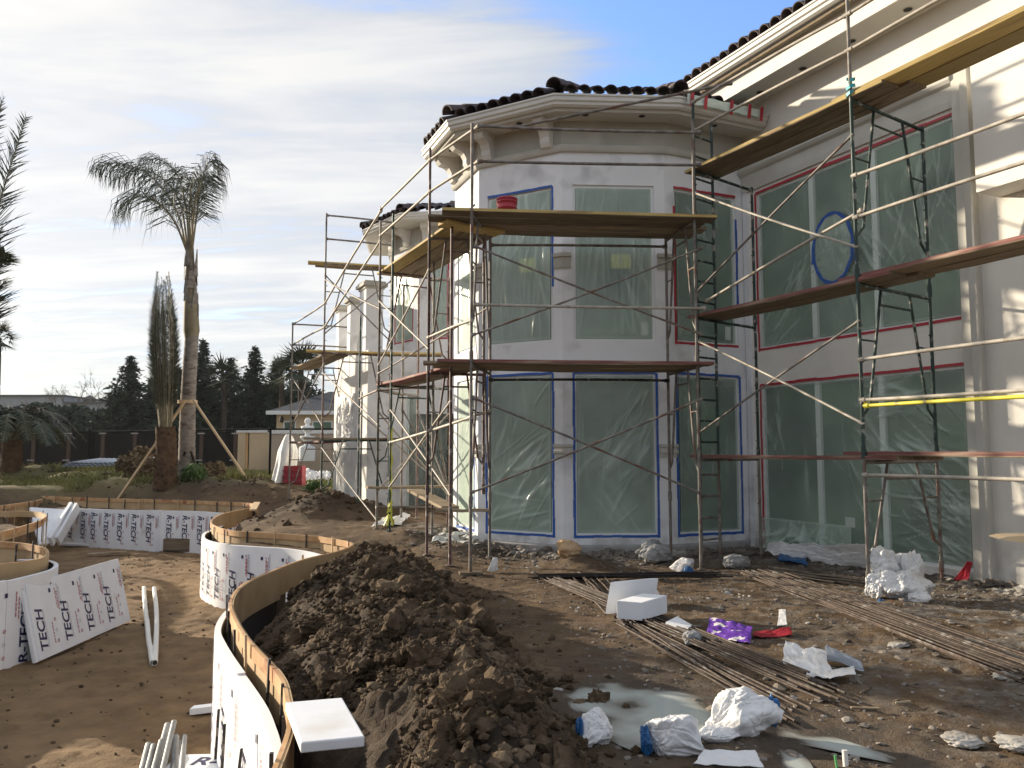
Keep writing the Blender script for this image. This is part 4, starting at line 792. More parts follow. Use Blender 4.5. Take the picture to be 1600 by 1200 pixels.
wseg([(.001, -.4), (.03, -.4), (.03, .04), (.001, .06)], 4.11, 7.5, 'plinth', 'concrete')
mb = MB(); mb.quad(FW(-.6, 6.4, -.01), FW(0, 6.4, -.01), FW(0, 7.7, -.01), FW(-.6, 7.7, -.01)); mb.quad(FW(0, -.3, -3.2), FW(0, -.3, -.0), FW(0, 7.5, -.0), FW(0, 7.5, -3.2)); mb.build('wing_wall', 'stucco_cream', HOUSE)
# ---- roofs with barrel tiles
def tile_mesh():
    mb = MB(); n = 8; vs = []; L_ = .44
    for k, (r, y) in enumerate(((.112, 0), (.094, L_), (.096, 0), (.080, L_))):
        for i in range(n + 1): t = PI * i / n; vs.append((r * math.cos(t), y, r * math.sin(t)))
    m = n + 1; fs = [(i, i + 1, m + i + 1, m + i) for i in range(n)] + [(2 * m + i, 3 * m + i, 3 * m + i + 1, 2 * m + i + 1) for i in range(n)] + [(i, 2 * m + i, 2 * m + i + 1, i + 1) for i in range(n)]
    mb.add(vs, fs, False); me = bpy.data.meshes.new('tile'); me.from_pydata(mb.v, [], mb.f); me.update(); me.materials.append(MATS['tile']); return me
TILE = tile_mesh()
def put_tile(p, up, side, parent, sc=1.0):
    up = Vector(up).normalized(); side = Vector(side).normalized(); nrm = side.cross(up).normalized(); o = bpy.data.objects.new('tile', TILE); COL.objects.link(o); o.parent = parent
    if nrm.z < 0: nrm = -nrm; side = -side
    M = Matrix((side, up, nrm)).transposed().to_4x4(); M = M @ Matrix.Rotation(random.uniform(-.05, .05), 4, 'Z') @ Matrix.Scale(sc * random.uniform(.97, 1.03), 4); M.translation = Vector(p); o.matrix_world = M; return o
def tile_run(a, b, z, inward, parent, rows=2, gap=.235, slope=.40, trim=(0, 0)):
    a, b = Vector(a), Vector(b); L_ = (b - a).length; d = (b - a) / L_; inw = Vector(inward).normalized(); n = int((L_ - trim[0] - trim[1]) / gap)
    up = Vector((inw.x, inw.y, slope)).normalized()
    for r in range(rows):
        for k in range(n + 1):
            s = trim[0] + (k + .5) * (L_ - trim[0] - trim[1]) / (n + 1)
            if r and (s < .2 * r or s > L_ - .2 * r): continue
            q = a + d * s; p = Vector((q.x, q.y, z)) + up * (.36 * r) + Vector((0, 0, .012 + random.uniform(-.01, .012))); put_tile(p, up, (d.x, d.y, 0), parent)
def offset_path(path, o):
    P = [Vector(p) for p in path]; out = []
    for i in range(len(P)):
        d1 = (P[i] - P[i - 1]).normalized() if i else None; d2 = (P[i + 1] - P[i]).normalized() if i < len(P) - 1 else None; d1 = d1 or d2; d2 = d2 or d1
        n1 = Vector((d1.y, -d1.x)); n2 = Vector((d2.y, -d2.x)); q = (n1 + n2).normalized(); out.append(P[i] + q / max(q.dot(n1), .3) * o)
    return out
EP = offset_path(BR, .65); ZR = SO + .185
mb = MB(); apex = Vector((2.1, 15.4, ZR + 1.35))
for i in range(len(EP) - 1): mb.add([(EP[i].x, EP[i].y, ZR - .03), (EP[i + 1].x, EP[i + 1].y, ZR - .03), apex], [(0, 1, 2)])
ROOF = mb.build('roof', 'tile', HOUSE)
for i in range(len(EP) - 1):
    d = (EP[i + 1] - EP[i]).normalized(); tile_run(EP[i], EP[i + 1], ZR, (-d.y, d.x), ROOF, trim=(.16, .16) if i < 3 else (.16, .9))
for i in range(1, len(EP) - 1):
    up = (apex - Vector((EP[i].x, EP[i].y, ZR))); up.normalize(); side = Vector((-up.y, up.x, 0))
    for r in range(3): put_tile(Vector((EP[i].x, EP[i].y, ZR + .10)) + up * (.36 * r), up, side, ROOF, 1.15)
ew = offset_path([FW(-.9, 0).xy, FW(7.5, 0).xy], .86); zw = WS + .52
mb = MB(); inw = -FW.n; mb.quad((ew[0].x, ew[0].y, zw - .03), (ew[1].x, ew[1].y, zw - .03), (ew[1].x + inw.x * 4, ew[1].y + inw.y * 4, zw + 1.6), (ew[0].x + inw.x * 4, ew[0].y + inw.y * 4, zw + 1.6)); R2 = mb.build('roof', 'tile', HOUSE)
a, b = ew[0], ew[0] + WD * 5.2; tile_run(a, b, zw, inw, R2, rows=2)
# plastic-wrapped gutter end where bay roof meets wing
g0 = offset_path(BP, .67); ga, gb = g0[3].lerp(g0[4], .05), g0[4].lerp(g0[3], .12); n = 40; Sg, Tg = np.meshgrid(np.linspace(0, 1, 50), np.linspace(0, 1, 24)); Pg = np.zeros(Sg.shape + (3,))
nrm = Vector(((gb - ga).y, -(gb - ga).x)).normalized()
prof = np.interp(Tg, [0, .45, .6, 1], [.04, .03, -.02, -.42]); pz = np.interp(Tg, [0, .4, .55, 1], [SO + .05, SO + .19, SO + .215, SO + .24]) + .03 * fbm(Sg * 9, Tg * 5, 4) + .05 * np.abs(fbm(Sg * 5 + 3, Tg * 2, 3))
for c in range(2): Pg[..., c] = ga[c] + (gb[c] - ga[c]) * Sg + nrm[c] * (prof + .02 * fbm(Sg * 12, Tg * 6, 3))
Pg[..., 2] = pz; wrap = grid_mesh('gutter_wrap', Pg, 'film', HOUSE, attrs=dict(milk=np.full(Sg.shape, .60) + .3 * fbm(Sg * 8, Tg * 8, 3)))
for s_, t0 in ((.02, 0), (.20, 1), (.55, 0), (.80, 1), (.97, 0)):
    q = ga.lerp(gb, s_); mb = MB(); p0 = Vector((q.x + nrm.x * .055, q.y + nrm.y * .055, SO + .0)); dd = Vector(((gb - ga).normalized().x, (gb - ga).normalized().y, 0)); mb.obox(p0, dd * .06, (nrm.x * .004, nrm.y * .004, 0), (dd.x * .03, dd.y * .03, .24)); mb.build('red_tape', 'tape_red', HOUSE)
# ---- the second tower and portico behind
Q1 = e2(573, 19.0); QL = Q1 - WD * 3.3; QR = Q1 + Vector((-WD.y, WD.x)) * 4.0
FP, FS = Face(QL, Q1), Face(Q1, QR)
zp = px(600, 545, D=19).z; wall_face(FP, -.2, zp - .02, [(.5, 2.75, .30, 2.95)], 'stucco_cream', 'portico_wall', .25)
wall_face(FS, -.2, zp, [(1.05, 2.6, .25, 2.92)], 'stucco', 'portico_wall', .25)
mb = MB(); FP.box(mb, .5, 2.75, .30, 2.95, -.30, -.26); w_ = mb.build('opening_backing', 'black', HOUSE); film(FP, .45, 2.85, -.05, 3.05, HOUSE, 41, [(.2, 1, 9, 1), (.8, 1, 9, 1)], milk=.88, o=.03, amp=.05, vert=1.4, m='tarp')
mb = MB(); FS.box(mb, 1.05, 2.6, .25, 2.92, -.30, -.26); mb.build('opening_backing', 'black', HOUSE); film(FS, .98, 2.68, .15, 3.0, HOUSE, 42, [(.1, 1, 7, .4), (.9, 1, 7, .4)], milk=.10, o=.03, amp=.03, vert=.6)
# swooping parapet with three capped piers
for k, s_ in enumerate((.25, 1.45, 2.72)):
    top = [px(535, 484, D=21.3).z, px(556, 468, D=19.9).z, px(588, 446, D=18.9).z][k]; mb = MB(); w = .30 if k < 2 else .42; FP.box(mb, s_ - w / 2, s_ + w / 2 + (.15 if k == 2 else 0), zp - .5, top, -.42, .01); mb.build('parapet_pier', 'stucco', HOUSE)
    c0 = [(FP(s_ - w / 2, 0, -.42)), FP(s_ - w / 2, 0, .01), FP(s_ + w / 2 + (.15 if k == 2 else 0), 0, .01), FP(s_ + w / 2 + (.15 if k == 2 else 0), 0, -.42)]
    mb = MB(); e = .07
    for z0, z1, e in ((top, top + .06, .03), (top + .06, top + .14, .09), (top + .14, top + .19, .05)): FP.box(mb, s_ - w / 2 - e, s_ + w / 2 + (.15 if k == 2 else 0) + e, z0 + .001, z1, -.42 - e, .01 + e)
    mb.build('pier_cap', 'putty', HOUSE)
mb = MB(); n = 24; prof = []
for s0, s1, z0, z1 in ((.4, 1.3, zp + .15, zp + .15), (1.6, 2.5, zp + .15, zp + .75)):
    pts = [(s0 + (s1 - s0) * k / n, zp - .02 + (z0 - zp) * max(0, 1 - k / n * 2.5) ** 2 + (z1 - zp) * max(0, 1 - (1 - k / n) * 1.6) ** 2) for k in range(n + 1)]
    for k in range(n): mb.obox(FP(pts[k][0], zp - .6, -.3), FP(pts[k + 1][0], 0, 0) - FP(pts[k][0], 0, 0), FP(0, 0, .29) - FP(0, 0, 0), (0, 0, .6 + (pts[k][1] + pts[k + 1][1]) / 2 - zp))
mb.build('parapet', 'stucco_cream', HOUSE)
T = [e2(612, 22.4), e2(606, 20.6), e2(652, 19.45), e2(716, 19.3), e2(760, 20.2)]; TP = [(p.x, p.y) for p in T]; zs_ = px(640, 345, D=18.9).z
for i in range(4):
    F = Face(T[i], T[i + 1]); k = .28; holes = [(k, F.L - k, 4.35, 6.25)] if i in (1, 2) else []; wall_face(F, 2.5, zs_, holes, 'stucco', 'tower_wall')
    if holes: window(F, k, F.L - k, 4.35, 6.25, allr, 50 + i, [(.3, 1, 9, .7)], (), milk=.25)
mb = MB(); mb.sweep([(0, zs_ - .45), (.05, zs_ - .45), (.07, zs_ - .36), (.03, zs_ - .34), (.03, zs_ - .001), (0, zs_ - .001)], TP); mb.build('frieze', 'putty', HOUSE)
mb = MB(); mb.sweep([(0, zs_), (.58, zs_), (.58, zs_ + .02), (0, zs_ + .02)], TP); mb.build('soffit', 'soffit', HOUSE)
mb = MB(); mb.sweep([(.585 + a, zs_ + b) for a, b in GUT], TP); mb.build('gutter', 'gutter', HOUSE)
for i, t in ((1, .25), (1, 1.0), (2, .2), (2, .95)): corbel(Face(T[i], T[i + 1]), t, zs_ - .002, .17, .8)
ET = offset_path(TP, .72); mb = MB(); ap = Vector((-.9, 22.5, zs_ + 1.4))
for i in range(4): mb.add([(ET[i].x, ET[i].y, zs_ + .15), (ET[i + 1].x, ET[i + 1].y, zs_ + .15), ap], [(0, 1, 2)])
R3 = mb.build('roof', 'tile', HOUSE)
for i in range(4): d = (ET[i + 1] - ET[i]).normalized(); tile_run(ET[i], ET[i + 1], zs_ + .18, (-d.y, d.x), R3, rows=3)
for i in range(1, 4):
    up = (ap - Vector((ET[i].x, ET[i].y, zs_ + .18))).normalized()
    for r in range(5): put_tile(Vector((ET[i].x, ET[i].y, zs_ + .26)) + up * (.36 * r), up, (-up.y, up.x, 0), R3, 1.15)
# plain return walls closing the body of the house behind
mb = MB(); mb.quad((QR.x, QR.y, -.3), (VB.x + .2, VB.y, -.3), (VB.x + .2, VB.y, ZT), (QR.x, QR.y, ZT))
b1 = Vector((WEND.x + 6, WEND.y + 2)); b2 = Vector((9, 27)); b3 = Vector((-3, 27)); ql2 = QL + Vector((1.5, 1.0))
for p, q in ((WEND, b1), (b1, b2), (b2, b3), (b3, QL)): mb.quad((p.x, p.y, -.3), (q.x, q.y, -.3), (q.x, q.y, zp if p in (b3,) else 7.3), (p.x, p.y, zp if p in (b3,) else 7.3))
mb.build('back_wall', 'stucco', HOUSE)
# ================================================================== scaffolding
TR = .0215
def P3(xy, z): return Vector((xy[0], xy[1], z))
def tubes(name, segs, m, parent, r=TR, n=7):
    mb = MB()
    for a, b in segs: mb.tube(a, b, r, n)
    return mb.build(name, m, parent)
def frame(parent, f, r_, z0, z1, m, arch=True, ladder=False, pins=True):
    """one welded frame: two posts, top bearer, slanted inner legs, short ties"""
    f, r_ = Vector(f), Vector(r_); mb = MB(); d = (r_ - f); h = z1 - z0
    q = lambda t, z: P3(f + d * t, z)
    mb.tube(q(0, z0 + .001), q(0, z1 + .02), TR); mb.tube(q(1, z0 + .001), q(1, z1 + .02), TR); mb.tube(q(0, z1 - .03), q(1, z1 - .03), TR)
    if ladder:
        t = ladder; mb.tube(q(t, z0 + .001), q(t, z1 - .03), TR)
        z = z0 + .22
        while z < z1 - .1: mb.tube(q(0, z), q(t, z), .016, 6); z += .30
    elif arch and h > 1.2:
        for a, b in ((.30, .10), (.70, .90)):
            mb.tube(q(a, z1 - .05), q(b, z0 + h * .30), .017, 6); mb.tube(q(b, z0 + h * .30), q(round(b), z0 + h * .24), .016, 6)
            c = a + (b - a) * .45; zc = z1 - .05 + (z0 + h * .30 - z1 + .05) * .45; mb.tube(q(c, zc), q(round(b), zc), .012, 5)
        mb.tube(q(.27, z1 - .22), q(.73, z1 - .22), .015, 6)
    else:
        mb.tube(q(0, z0 + h * .25), q(1, z0 + h * .25), .016, 6)
    if pins:
        n = Vector((-d.y, d.x)).normalized() * .055
        for t in (0, 1):
            z = z0 + .25
            while z < z1: a = q(t, z); mb.tube(a, a + Vector((-d.x * .035, -d.y * .035, 0)) * (1 if t else -1), .009, 5); z += .42
    mb.lathe(q(0, z0 + .01), [(.03, 0), (.03, .14)], 8); mb.lathe(q(1, z0 + .01), [(.03, 0), (.03, .14)], 8)
    return mb.build('frame', m, parent)
def rail(parent, a, b, m='steel_pale', name='guard_rail', r=.021, ends=True):
    a, b = Vector(a), Vector(b); mb = MB(); n = 5; L_ = (b - a).length; sag = random.uniform(-.008, .008) * L_
    mb.path([a.lerp(b, k / n) + Vector((0, 0, -sag * 4 * (k / n) * (1 - k / n))) for k in range(n + 1)], r, 7)
    if ends:
        d = (b - a).normalized()
        for p, s_ in ((a, 1), (b, -1)): mb.tube(p - d * .02 * s_, p + d * .05 * s_, r * 1.45, 7); mb.tube(p + Vector((0, 0, -.03)), p + Vector((0, 0, .035)), r * .9, 6)
    return mb.build(name, m, parent)
def brace(parent, a, b, m='steel_pale'): return rail(parent, a, b, m, 'cross_brace', .0155)
def foot(xy, z0, parent, m='steel_old', pad=False):
    g = tz(*xy); mb = MB(); mb.tube(P3(xy, g - .04), P3(xy, z0 + .02), .018, 7); mb.lathe(P3(xy, g + .03), [(.05, 0), (.05, .012)], 8); mb.build('base_jack', m, parent)
def plank(a, b, w, z, m, label, t=.042, over=0., edge=None, group='scaffold planks'):
    """plank from plan a to b whose front edge is the line a-b; w = plan vector across"""
    a, b, w = Vector(a), Vector(b), Vector(w); d = (b - a); L_ = d.length; d /= L_; yaw = math.atan2(d.y, d.x); wl = w.length; sgn = 1 if (d.x * w.y - d.y * w.x) > 0 else -1
    mb = MB(); nseg = 6; hs = [random.uniform(-.006, .006) for _ in range(nseg + 1)]
    for k in range(nseg): pass
    vs = []
    for k in range(nseg + 1):
        x = L_ * k / nseg; e = .006
        for y0, z0 in ((e, 0), (wl - e, 0), (wl, e), (wl, t - e), (wl - e, t), (e, t), (0, t - e), (0, e)): vs.append((x, sgn * y0, z0 + hs[k] - .012 * math.sin(PI * k / nseg)))
    fs = [(k * 8 + i, k * 8 + (i + 1) % 8, k * 8 + 8 + (i + 1) % 8, k * 8 + 8 + i) for k in range(nseg) for i in range(8)]; mb.add(vs, fs); mb.add(vs[:8], [tuple(range(8))[::-1]]); mb.add(vs[-8:], [tuple(range(8))])
    o = mb.build('scaffold_plank', m); o.location = (a.x, a.y, z); o.rotation_euler = (0, 0, yaw); tag(o, label, 'plank', group)
    if edge:
        e2_ = MB(); e2_.obox((0.003, -sgn * .003, .004), (L_ - .006, 0, 0), (0, sgn * .002, 0), (0, 0, t - .004)); q = e2_.build('painted_edge', edge, o)
    return o
# ---- S1: front of the bay
S1 = root('scaffold'); tag(S1, 'two-level tube scaffold standing across the front of the curved bay', 'scaffold', 'tube scaffolds round the house')
f1, r1, f2, r2 = Vector((-.545, 10.62)), Vector((-.33, 11.95)), Vector((2.56, 11.0)), Vector((2.36, 12.05))
zA = px(742, 566, D=10.62).z; zB = px(742, 330, D=10.62).z; base1 = zA - 1.93
for (f, r_, m) in ((f1, r1, 'steel_old'), (f2, r2, 'steel_old')):
    frame(S1, f, r_, base1, zA, m); frame(S1, f, r_, zA, zB, m)
    for p in (f, r_):
        g = tz(p.x, p.y); mb = MB(); mb.tube(P3(p, g + .02), P3(p, base1), TR); mb.lathe(P3(p, g + .01), [(.055, 0), (.055, .014)], 8); mb.build('leg_extension', 'steel_old', S1)
frame_z = zB + 1.22
tubes('guard_post', [(P3(f1, zB), P3(f1, px(748, 193, D=10.62).z))], 'steel_old', S1); tubes('guard_post', [(P3(f2, zB), P3(f2, zB + 1.45))], 'steel_old', S1)
for v_, v2 in ((197, 207), (252, 258)): rail(S1, px(748, v_, D=10.62), px(1093, v2, D=11.0), 'steel_old')
rail(S1, px(742, 476, D=10.60), px(1100, 482, D=10.98)); 
for (a, b, c, d) in ((742, 385, 1095, 522), (738, 524, 1095, 388), (740, 622, 1095, 771), (736, 770, 1095, 624)): brace(S1, px(a, b, D=10.60), px(c, d, D=10.98), 'steel_old' if b < 600 else 'steel_old')
rail(S1, P3(r1, zB - .12), P3(r2, zB - .12), 'steel_old', 'ledger'); rail(S1, P3(r1, zA - .12), P3(r2, zA - .12), 'steel_black', 'ledger')
for i, (nm, e) in enumerate((('front', 'edge'), ('second', ''), ('third', ''), ('fourth', ''))):
    k = .02 + .30 * i; dx = [-.40, -.62, -.50, -.3][i]
    plank(f1 + Vector((dx, k - .06)), f2 + Vector((.30 - .1 * (i % 2), k - .10)), (0, .265), zB + .006 * (i % 2), 'plank_old', f'{nm} plank from the front of the upper bay platform', edge='plank_yellow' if i == 0 else None)
    plank(f1 + Vector((dx - .05, k - .06)), f2 + Vector((.22 - .08 * i, k - .10)), (0, .265), zA + .006 * (i % 2), 'plank_old', f'{nm} plank from the front of the lower bay platform', edge='plank_red' if i == 0 else None)
plank(Vector((-.9, 10.95)), Vector((-.10, 11.5)), Vector((-.16, .22)), zB - .05, 'plank_yellow', 'short yellow plank stub under the left end of the upper bay platform')
c = px(735, 908, z=.0); slab('sole_board', (f1.x - .13, f1.y - .09, tz(f1.x, f1.y) - .005), (.30, .05, 0), (-.03, .17, 0), (0, 0, .035), 'plank_old', 'small wooden pad under the front left scaffold leg', 'timber')
# ---- S2: left side of the bay, going back
S2 = root('scaffold'); tag(S2, 'tube scaffold running back along the left side of the bay', 'scaffold', 'tube scaffolds round the house')
g1 = Vector(p2(668, 705, D=11.9)); g1b = Vector(p2(704, 705, D=11.2)); g4 = Vector(p2(590, 705, D=14.2)); g4b = Vector(p2(610, 705, D=13.7)); g4c = Vector(p2(700, 705, D=14.9))
frame(S2, g1, r1 + Vector((-.10, .12)), base1 + .1, zA, 'steel_red'); frame(S2, g1, r1 + Vector((-.10, .12)), zA, zB, 'steel_old')
frame(S2, g4, g4c, base1 + .1, zA, 'steel_green'); frame(S2, g4, g4c, zA, zB, 'steel_red')
for p, top, m in ((g1, px(690, 232, D=11.9).z, 'steel_red'), (g1b, zB + .0, 'steel_red'), (g4, px(596, 345, D=14.2).z, 'steel_old'), (g4b, zB + .9, 'steel_green'), (g4c, zB, 'steel_red')):
    g = tz(p.x, p.y); mb = MB(); mb.tube(P3(p, g + .02), P3(p, top), TR); mb.lathe(P3(p, g + .01), [(.055, 0), (.055, .014)], 8); mb.build('standard', m, S2)
for (u0, v0, D0, p) in ((748, 197, 10.62, g1), (748, 252, 10.62, g1)):
    rail(S2, px(u0, v0, D=D0), P3(p, px(u0, v0, D=D0).z), 'steel_pale'); rail(S2, P3(p, px(u0, v0, D=D0).z), P3(g4, px(u0, v0, D=D0).z - .05), 'steel_pale')
brace(S2, P3(g1b, 2.3), P3(g4b, 1.0)); brace(S2, P3(g1b, 1.0), P3(g4b, 2.3)); brace(S2, P3(g1, zA + 1.55), P3(g4, zA + .35)); brace(S2, P3(g1, zA + .35), P3(g4, zA + 1.5)); brace(S2, P3(r1, zA + 1.0), P3(g4, zA + .2)); rail(S2, P3(f1, 3.35), P3(g1, 3.3)); rail(S2, P3(f1, 2.05), P3(g4b, 1.75)); rail(S2, P3(r1, 2.2), P3(g1, 1.9))
brace(S2, P3(g4, 2.3), P3(g4c, .8)); brace(S2, P3(g4c, 2.3), P3(g4, .9)); rail(S2, P3(g4, .62), P3(g4c, .58), 'steel_old')
for k, (u, D, top, m) in enumerate(((628, 15.4, zB, 'steel_old'), (652, 15.9, zB, 'steel_red'), (560, 16.6, zB - .4, 'steel_green'), (676, 13.4, zB, 'steel_old'))):
    p = Vector(p2(u, 705, D=D)); g = tz(p.x, p.y); mb = MB(); mb.tube(P3(p, g + .02), P3(p, top), TR); mb.lathe(P3(p, g + .01), [(.055, 0), (.055, .014)], 8); mb.build('standard', m, S2); brace(S2, P3(p, 2.4), P3(g4c, .9), 'steel_old'); rail(S2, P3(p, zA - .1), P3(g4, zA - .1), 'steel_old', 'ledger')
run = (g4 - g1).normalized(); crs = Vector((-run.y, run.x)) * -1
for i, nm in enumerate(('outer', 'middle', 'inner')):
    plank(g1 - run * .55 + crs * (.04 + .29 * i), g4 + run * .35 + crs * (.04 + .29 * i), crs * .27, zB + .001, 'plank_yellow' if i == 0 else 'plank_old', f'{nm} plank of the upper platform running back left of the bay')
    if i < 2: plank(g1 - run * .4 + crs * (.04 + .29 * i), g4 + run * .3 + crs * (.04 + .29 * i), crs * .27, zA + .001, 'plank_red' if i == 0 else 'plank_old', f'{nm} plank of the lower platform running back left of the bay')
a = px(575, 764, D=14.0); b = px(712, 757, D=14.6); plank(a.xy, b.xy, (.0, .24), a.z, 'plank_old', 'low plank tied across the scaffold legs at knee height')
mb = MB(); a = px(636, 768, D=14.0); b = px(690, 796, D=12.2); mb.obox(a, b - a, (.26, .05, 0), (0, 0, .045)); o = tag(mb.build('ramp_plank', 'plank_old'), 'worn plank sloping down from the low cross plank', 'plank', 'scaffold planks')
a = px(680, 794, D=12.1); b = px(765, 796, D=11.9); plank(a.xy, b.xy, (.0, .1), a.z - .04, 'plank_old', 'narrow low board between the scaffold legs beside the bay')
# yellow ribbon knotted round a leg
mb = MB(); p = g4b
rb = [P3(p, .5 + .06 * k) + Vector((.028 + .008 * math.sin(k * 1.3), -.026, 0)) for k in range(26)]
mb.add([q + Vector((sx * (.012 + .006 * math.sin(i * .9)), 0, 0)) for i, q in enumerate(rb) for sx in (-1, 1)], [(2 * i, 2 * i + 1, 2 * i + 3, 2 * i + 2) for i in range(len(rb) - 1)])
for k in range(7):
    z0 = .50 + k * .03; a0 = k * 1.9; c = P3(p, z0); w = .028 + .03 * abs(math.sin(k * .7)); mb.add([c + Vector((w * math.cos(a0), w * math.sin(a0), 0)), c + Vector((w * math.cos(a0 + 1.6), w * math.sin(a0 + 1.6), .02)), c + Vector((w * .8 * math.cos(a0 + 1.8), w * .8 * math.sin(a0 + 1.8), .085)), c + Vector((w * .8 * math.cos(a0), w * .8 * math.sin(a0), .07))], [(0, 1, 2, 3)])
for k in range(14):
    a0 = k * .9; c = P3(p, .56); l = random.uniform(.12, .24); d = Vector((math.cos(a0) * .10, math.sin(a0) * .10, -l)); s_ = Vector((-math.sin(a0), math.cos(a0), 0)) * .018; mb.add([c - s_, c + s_, c + d + s_, c + d - s_], [(0, 1, 2, 3)])
tag(mb.build('yellow_ribbon', 'yellow_ribbon'), 'yellow caution ribbon knotted round a scaffold leg', 'ribbon')
# ---- S3: along the right wing
S3 = root('scaffold'); tag(S3, 'tall tube scaffold with ladder frame standing along the right wing', 'scaffold', 'tube scaffolds round the house')
h0, h0r, h3, h3r = Vector((2.63, 11.25)), Vector((3.72, 12.12)), Vector((3.90, 8.9)), Vector((5.17, 9.78)); h6 = h3 + WD * 3.05; h6r = h3r + WD * 3.05
z1_, z2_, z3_ = px(1340, 718, D=8.9).z, px(1340, 440, D=8.9).z, px(1340, 152, D=8.9).z
for a, b, k in ((h0, h0r, 0), (h3, h3r, 1), (h6, h6r, 2)):
    b0 = max(tz(a.x, a.y), tz(b.x, b.y)) + .10
    ms = (('steel_old', 'steel_green', 'steel_green'), ('steel_old', 'steel_green', 'steel_green'), ('steel_old', 'steel_old', 'steel_green'))[k]
    for (q0, q1, m) in ((b0, z1_, ms[0]), (z1_, z2_, ms[1]), (z2_, z3_, ms[2])): frame(S3, a, b, q0, q1, m, ladder=(.30 if k == 0 else False))
    for p in (a, b): foot(p, b0, S3)
mb = MB(); d = h0r - h0; top = px(1097, 155, D=11.25).z; q = lambda t, z: P3(h0 + d * t, z)
mb.tube(q(0, z3_), q(0, top), TR); mb.tube(q(.30, z3_), q(.30, top - .25), TR); z = z3_ + .2
while z < top - .25: mb.tube(q(0, z), q(.3, z), .016, 6); z += .3
mb.build('guard_frame', 'steel_green', S3)
tubes('guard_post', [(P3(h3, z3_), P3(h3, z3_ + 2.1))], 'steel_old', S3); tubes('guard_post', [(P3(h6, z3_), P3(h6, z3_ + 2.1))], 'steel_old', S3)
zt = px(1100, 205, D=11.25).z; rail(S3, P3(h0, zt), P3(h3, zt)); rail(S3, P3(h3, zt), P3(h6, zt)); zt2 = px(1100, 160, D=11.25).z
rail(S3, P3(h0, zt2), P3(h3, zt2)); rail(S3, P3(h3, zt2), P3(h6, zt2)); rail(S3, px(1142, 130, D=11.0), px(800, 200, D=11.4), 'steel_old')
for zz, m in ((px(1345, 275, D=8.9).z, 'steel_pale'), (px(1345, 340, D=8.9).z, 'steel_pale'), (px(1350, 562, D=8.9).z, 'steel_pale'), (px(1350, 625, D=8.9).z, 'steel_pale'), (px(1350, 742, D=8.9).z, 'steel_pale')): rail(S3, P3(h3, zz), P3(h6, zz), m)
rail(S3, px(1352, 634, D=8.88), P3(h6, px(1352, 634, D=8.88).z - .02), 'yellow_paint', 'yellow_tube')
for zlo, zhi in ((z1_, z2_), (z2_, z3_), (.2, z1_)):
    if zlo > 1: brace(S3, P3(h0, zhi - .35), P3(h3, zlo + .40)); 
    if zlo > 1: brace(S3, P3(h0, zlo + .35), P3(h3, zhi - .45), 'steel_old')
rail(S3, px(1105, 470, D=11.2), px(1345, 330, D=8.95), 'steel_pale')
crs = Vector((-WD.y, WD.x)) * 1; crs = crs if crs.x > 0 else -crs
for zz, edge, nm, body in ((z1_, 'plank_red', 'lowest', 'plank_old'), (z2_, 'plank_red', 'middle', 'plank_old'), (z3_, 'plank_yellow', 'top', 'plank_old')):
    for i, w in enumerate(('front', 'rear')):
        plank(h0 - WD * .22 + crs * (.0 + .30 * i), h3 + WD * (.42 + .12 * i) + crs * (.0 + .30 * i), crs * .285, zz, body, f'{w} plank of the {nm} platform between ladder frame and green frame on the right wing', edge=edge if i == 0 else None)
        plank(h3 - WD * (.30 - .1 * i) + crs * (.02 + .30 * i), h6 + WD * .3 + crs * (.02 + .30 * i), crs * .285, zz + .046, body if zz != z3_ else 'plank_yellow', f'{w} plank of the {nm} platform running out at the right photo edge', edge=edge if i == 0 else None)
mb = MB(); c = P3(h3, z3_ - .02)
for k in range(16):
    a0 = k * 1.3; w = .035 + .02 * math.sin(k); cc = c + Vector((0, 0, .015 * k)); mb.add([cc + Vector((w * math.cos(a0), w * math.sin(a0), 0)), cc + Vector((w * math.cos(a0 + 1.5), w * math.sin(a0 + 1.5), .01)), cc + Vector((w * math.cos(a0 + 1.5), w * math.sin(a0 + 1.5), .05)), cc + Vector((w * math.cos(a0), w * math.sin(a0), .04))], [(0, 1, 2, 3)])
tag(mb.build('cyan_ribbon', 'cyan_ribbon'), 'turquoise rag tied to the tall post under the top planks', 'ribbon')
# splintered plank end near the camera at the right edge
e = px(1560, 837, D=5.0); mb = MB(); vs = []; n = 9
pts = [(0, .0), (.04, .035), (.10, .048), (.25, .05), (1.2, .05), (1.2, -.05), (.25, -.05), (.12, -.045), (.05, -.03)]
mb.prism([(a, b) for a, b in pts], e + Vector((0, -.0, -.02)), Vector((1, -.45, .02)), Vector((.1, .1, .42)) * 1.0, (.10, .28, -.01)); tag(mb.build('splintered_plank', 'stake'), 'splintered pale plank end poking in at the right photo edge', 'plank')
# ---- S4: far scaffold by the portico
S4 = root('scaffold'); tag(S4, 'far tube scaffold along the sunlit portico wall', 'scaffold', 'tube scaffolds round the house')
j1 = Vector(p2(503, 705, D=18.0)); j1r = j1 + Vector((1.42, .58)); j3 = Vector(p2(453, 705, D=21.0)); j3r = j3 + Vector((1.42, .58)); jm = Vector(p2(556, 705, D=18.6))
lv = [px(503, y, D=18.0).z for y in (686, 549, 410)]
for a, b, k in ((j1, j1r, 3), (j3, j3r, 2)):
    b0 = tz(a.x, a.y) + .05; zs2 = [b0] + lv[:k]
    for i in range(k): frame(S4, a, b, zs2[i], zs2[i + 1], ('steel_green', 'steel_red', 'steel_old')[i] if k == 3 else 'steel_old')
    for p in (a, b): foot(p, b0, S4)
    tubes('guard_post', [(P3(a, zs2[-1]), P3(a, zs2[-1] + 1.15))], 'steel_old', S4); tubes('guard_post', [(P3(b, zs2[-1]), P3(b, zs2[-1] + 1.15))], 'steel_old', S4)
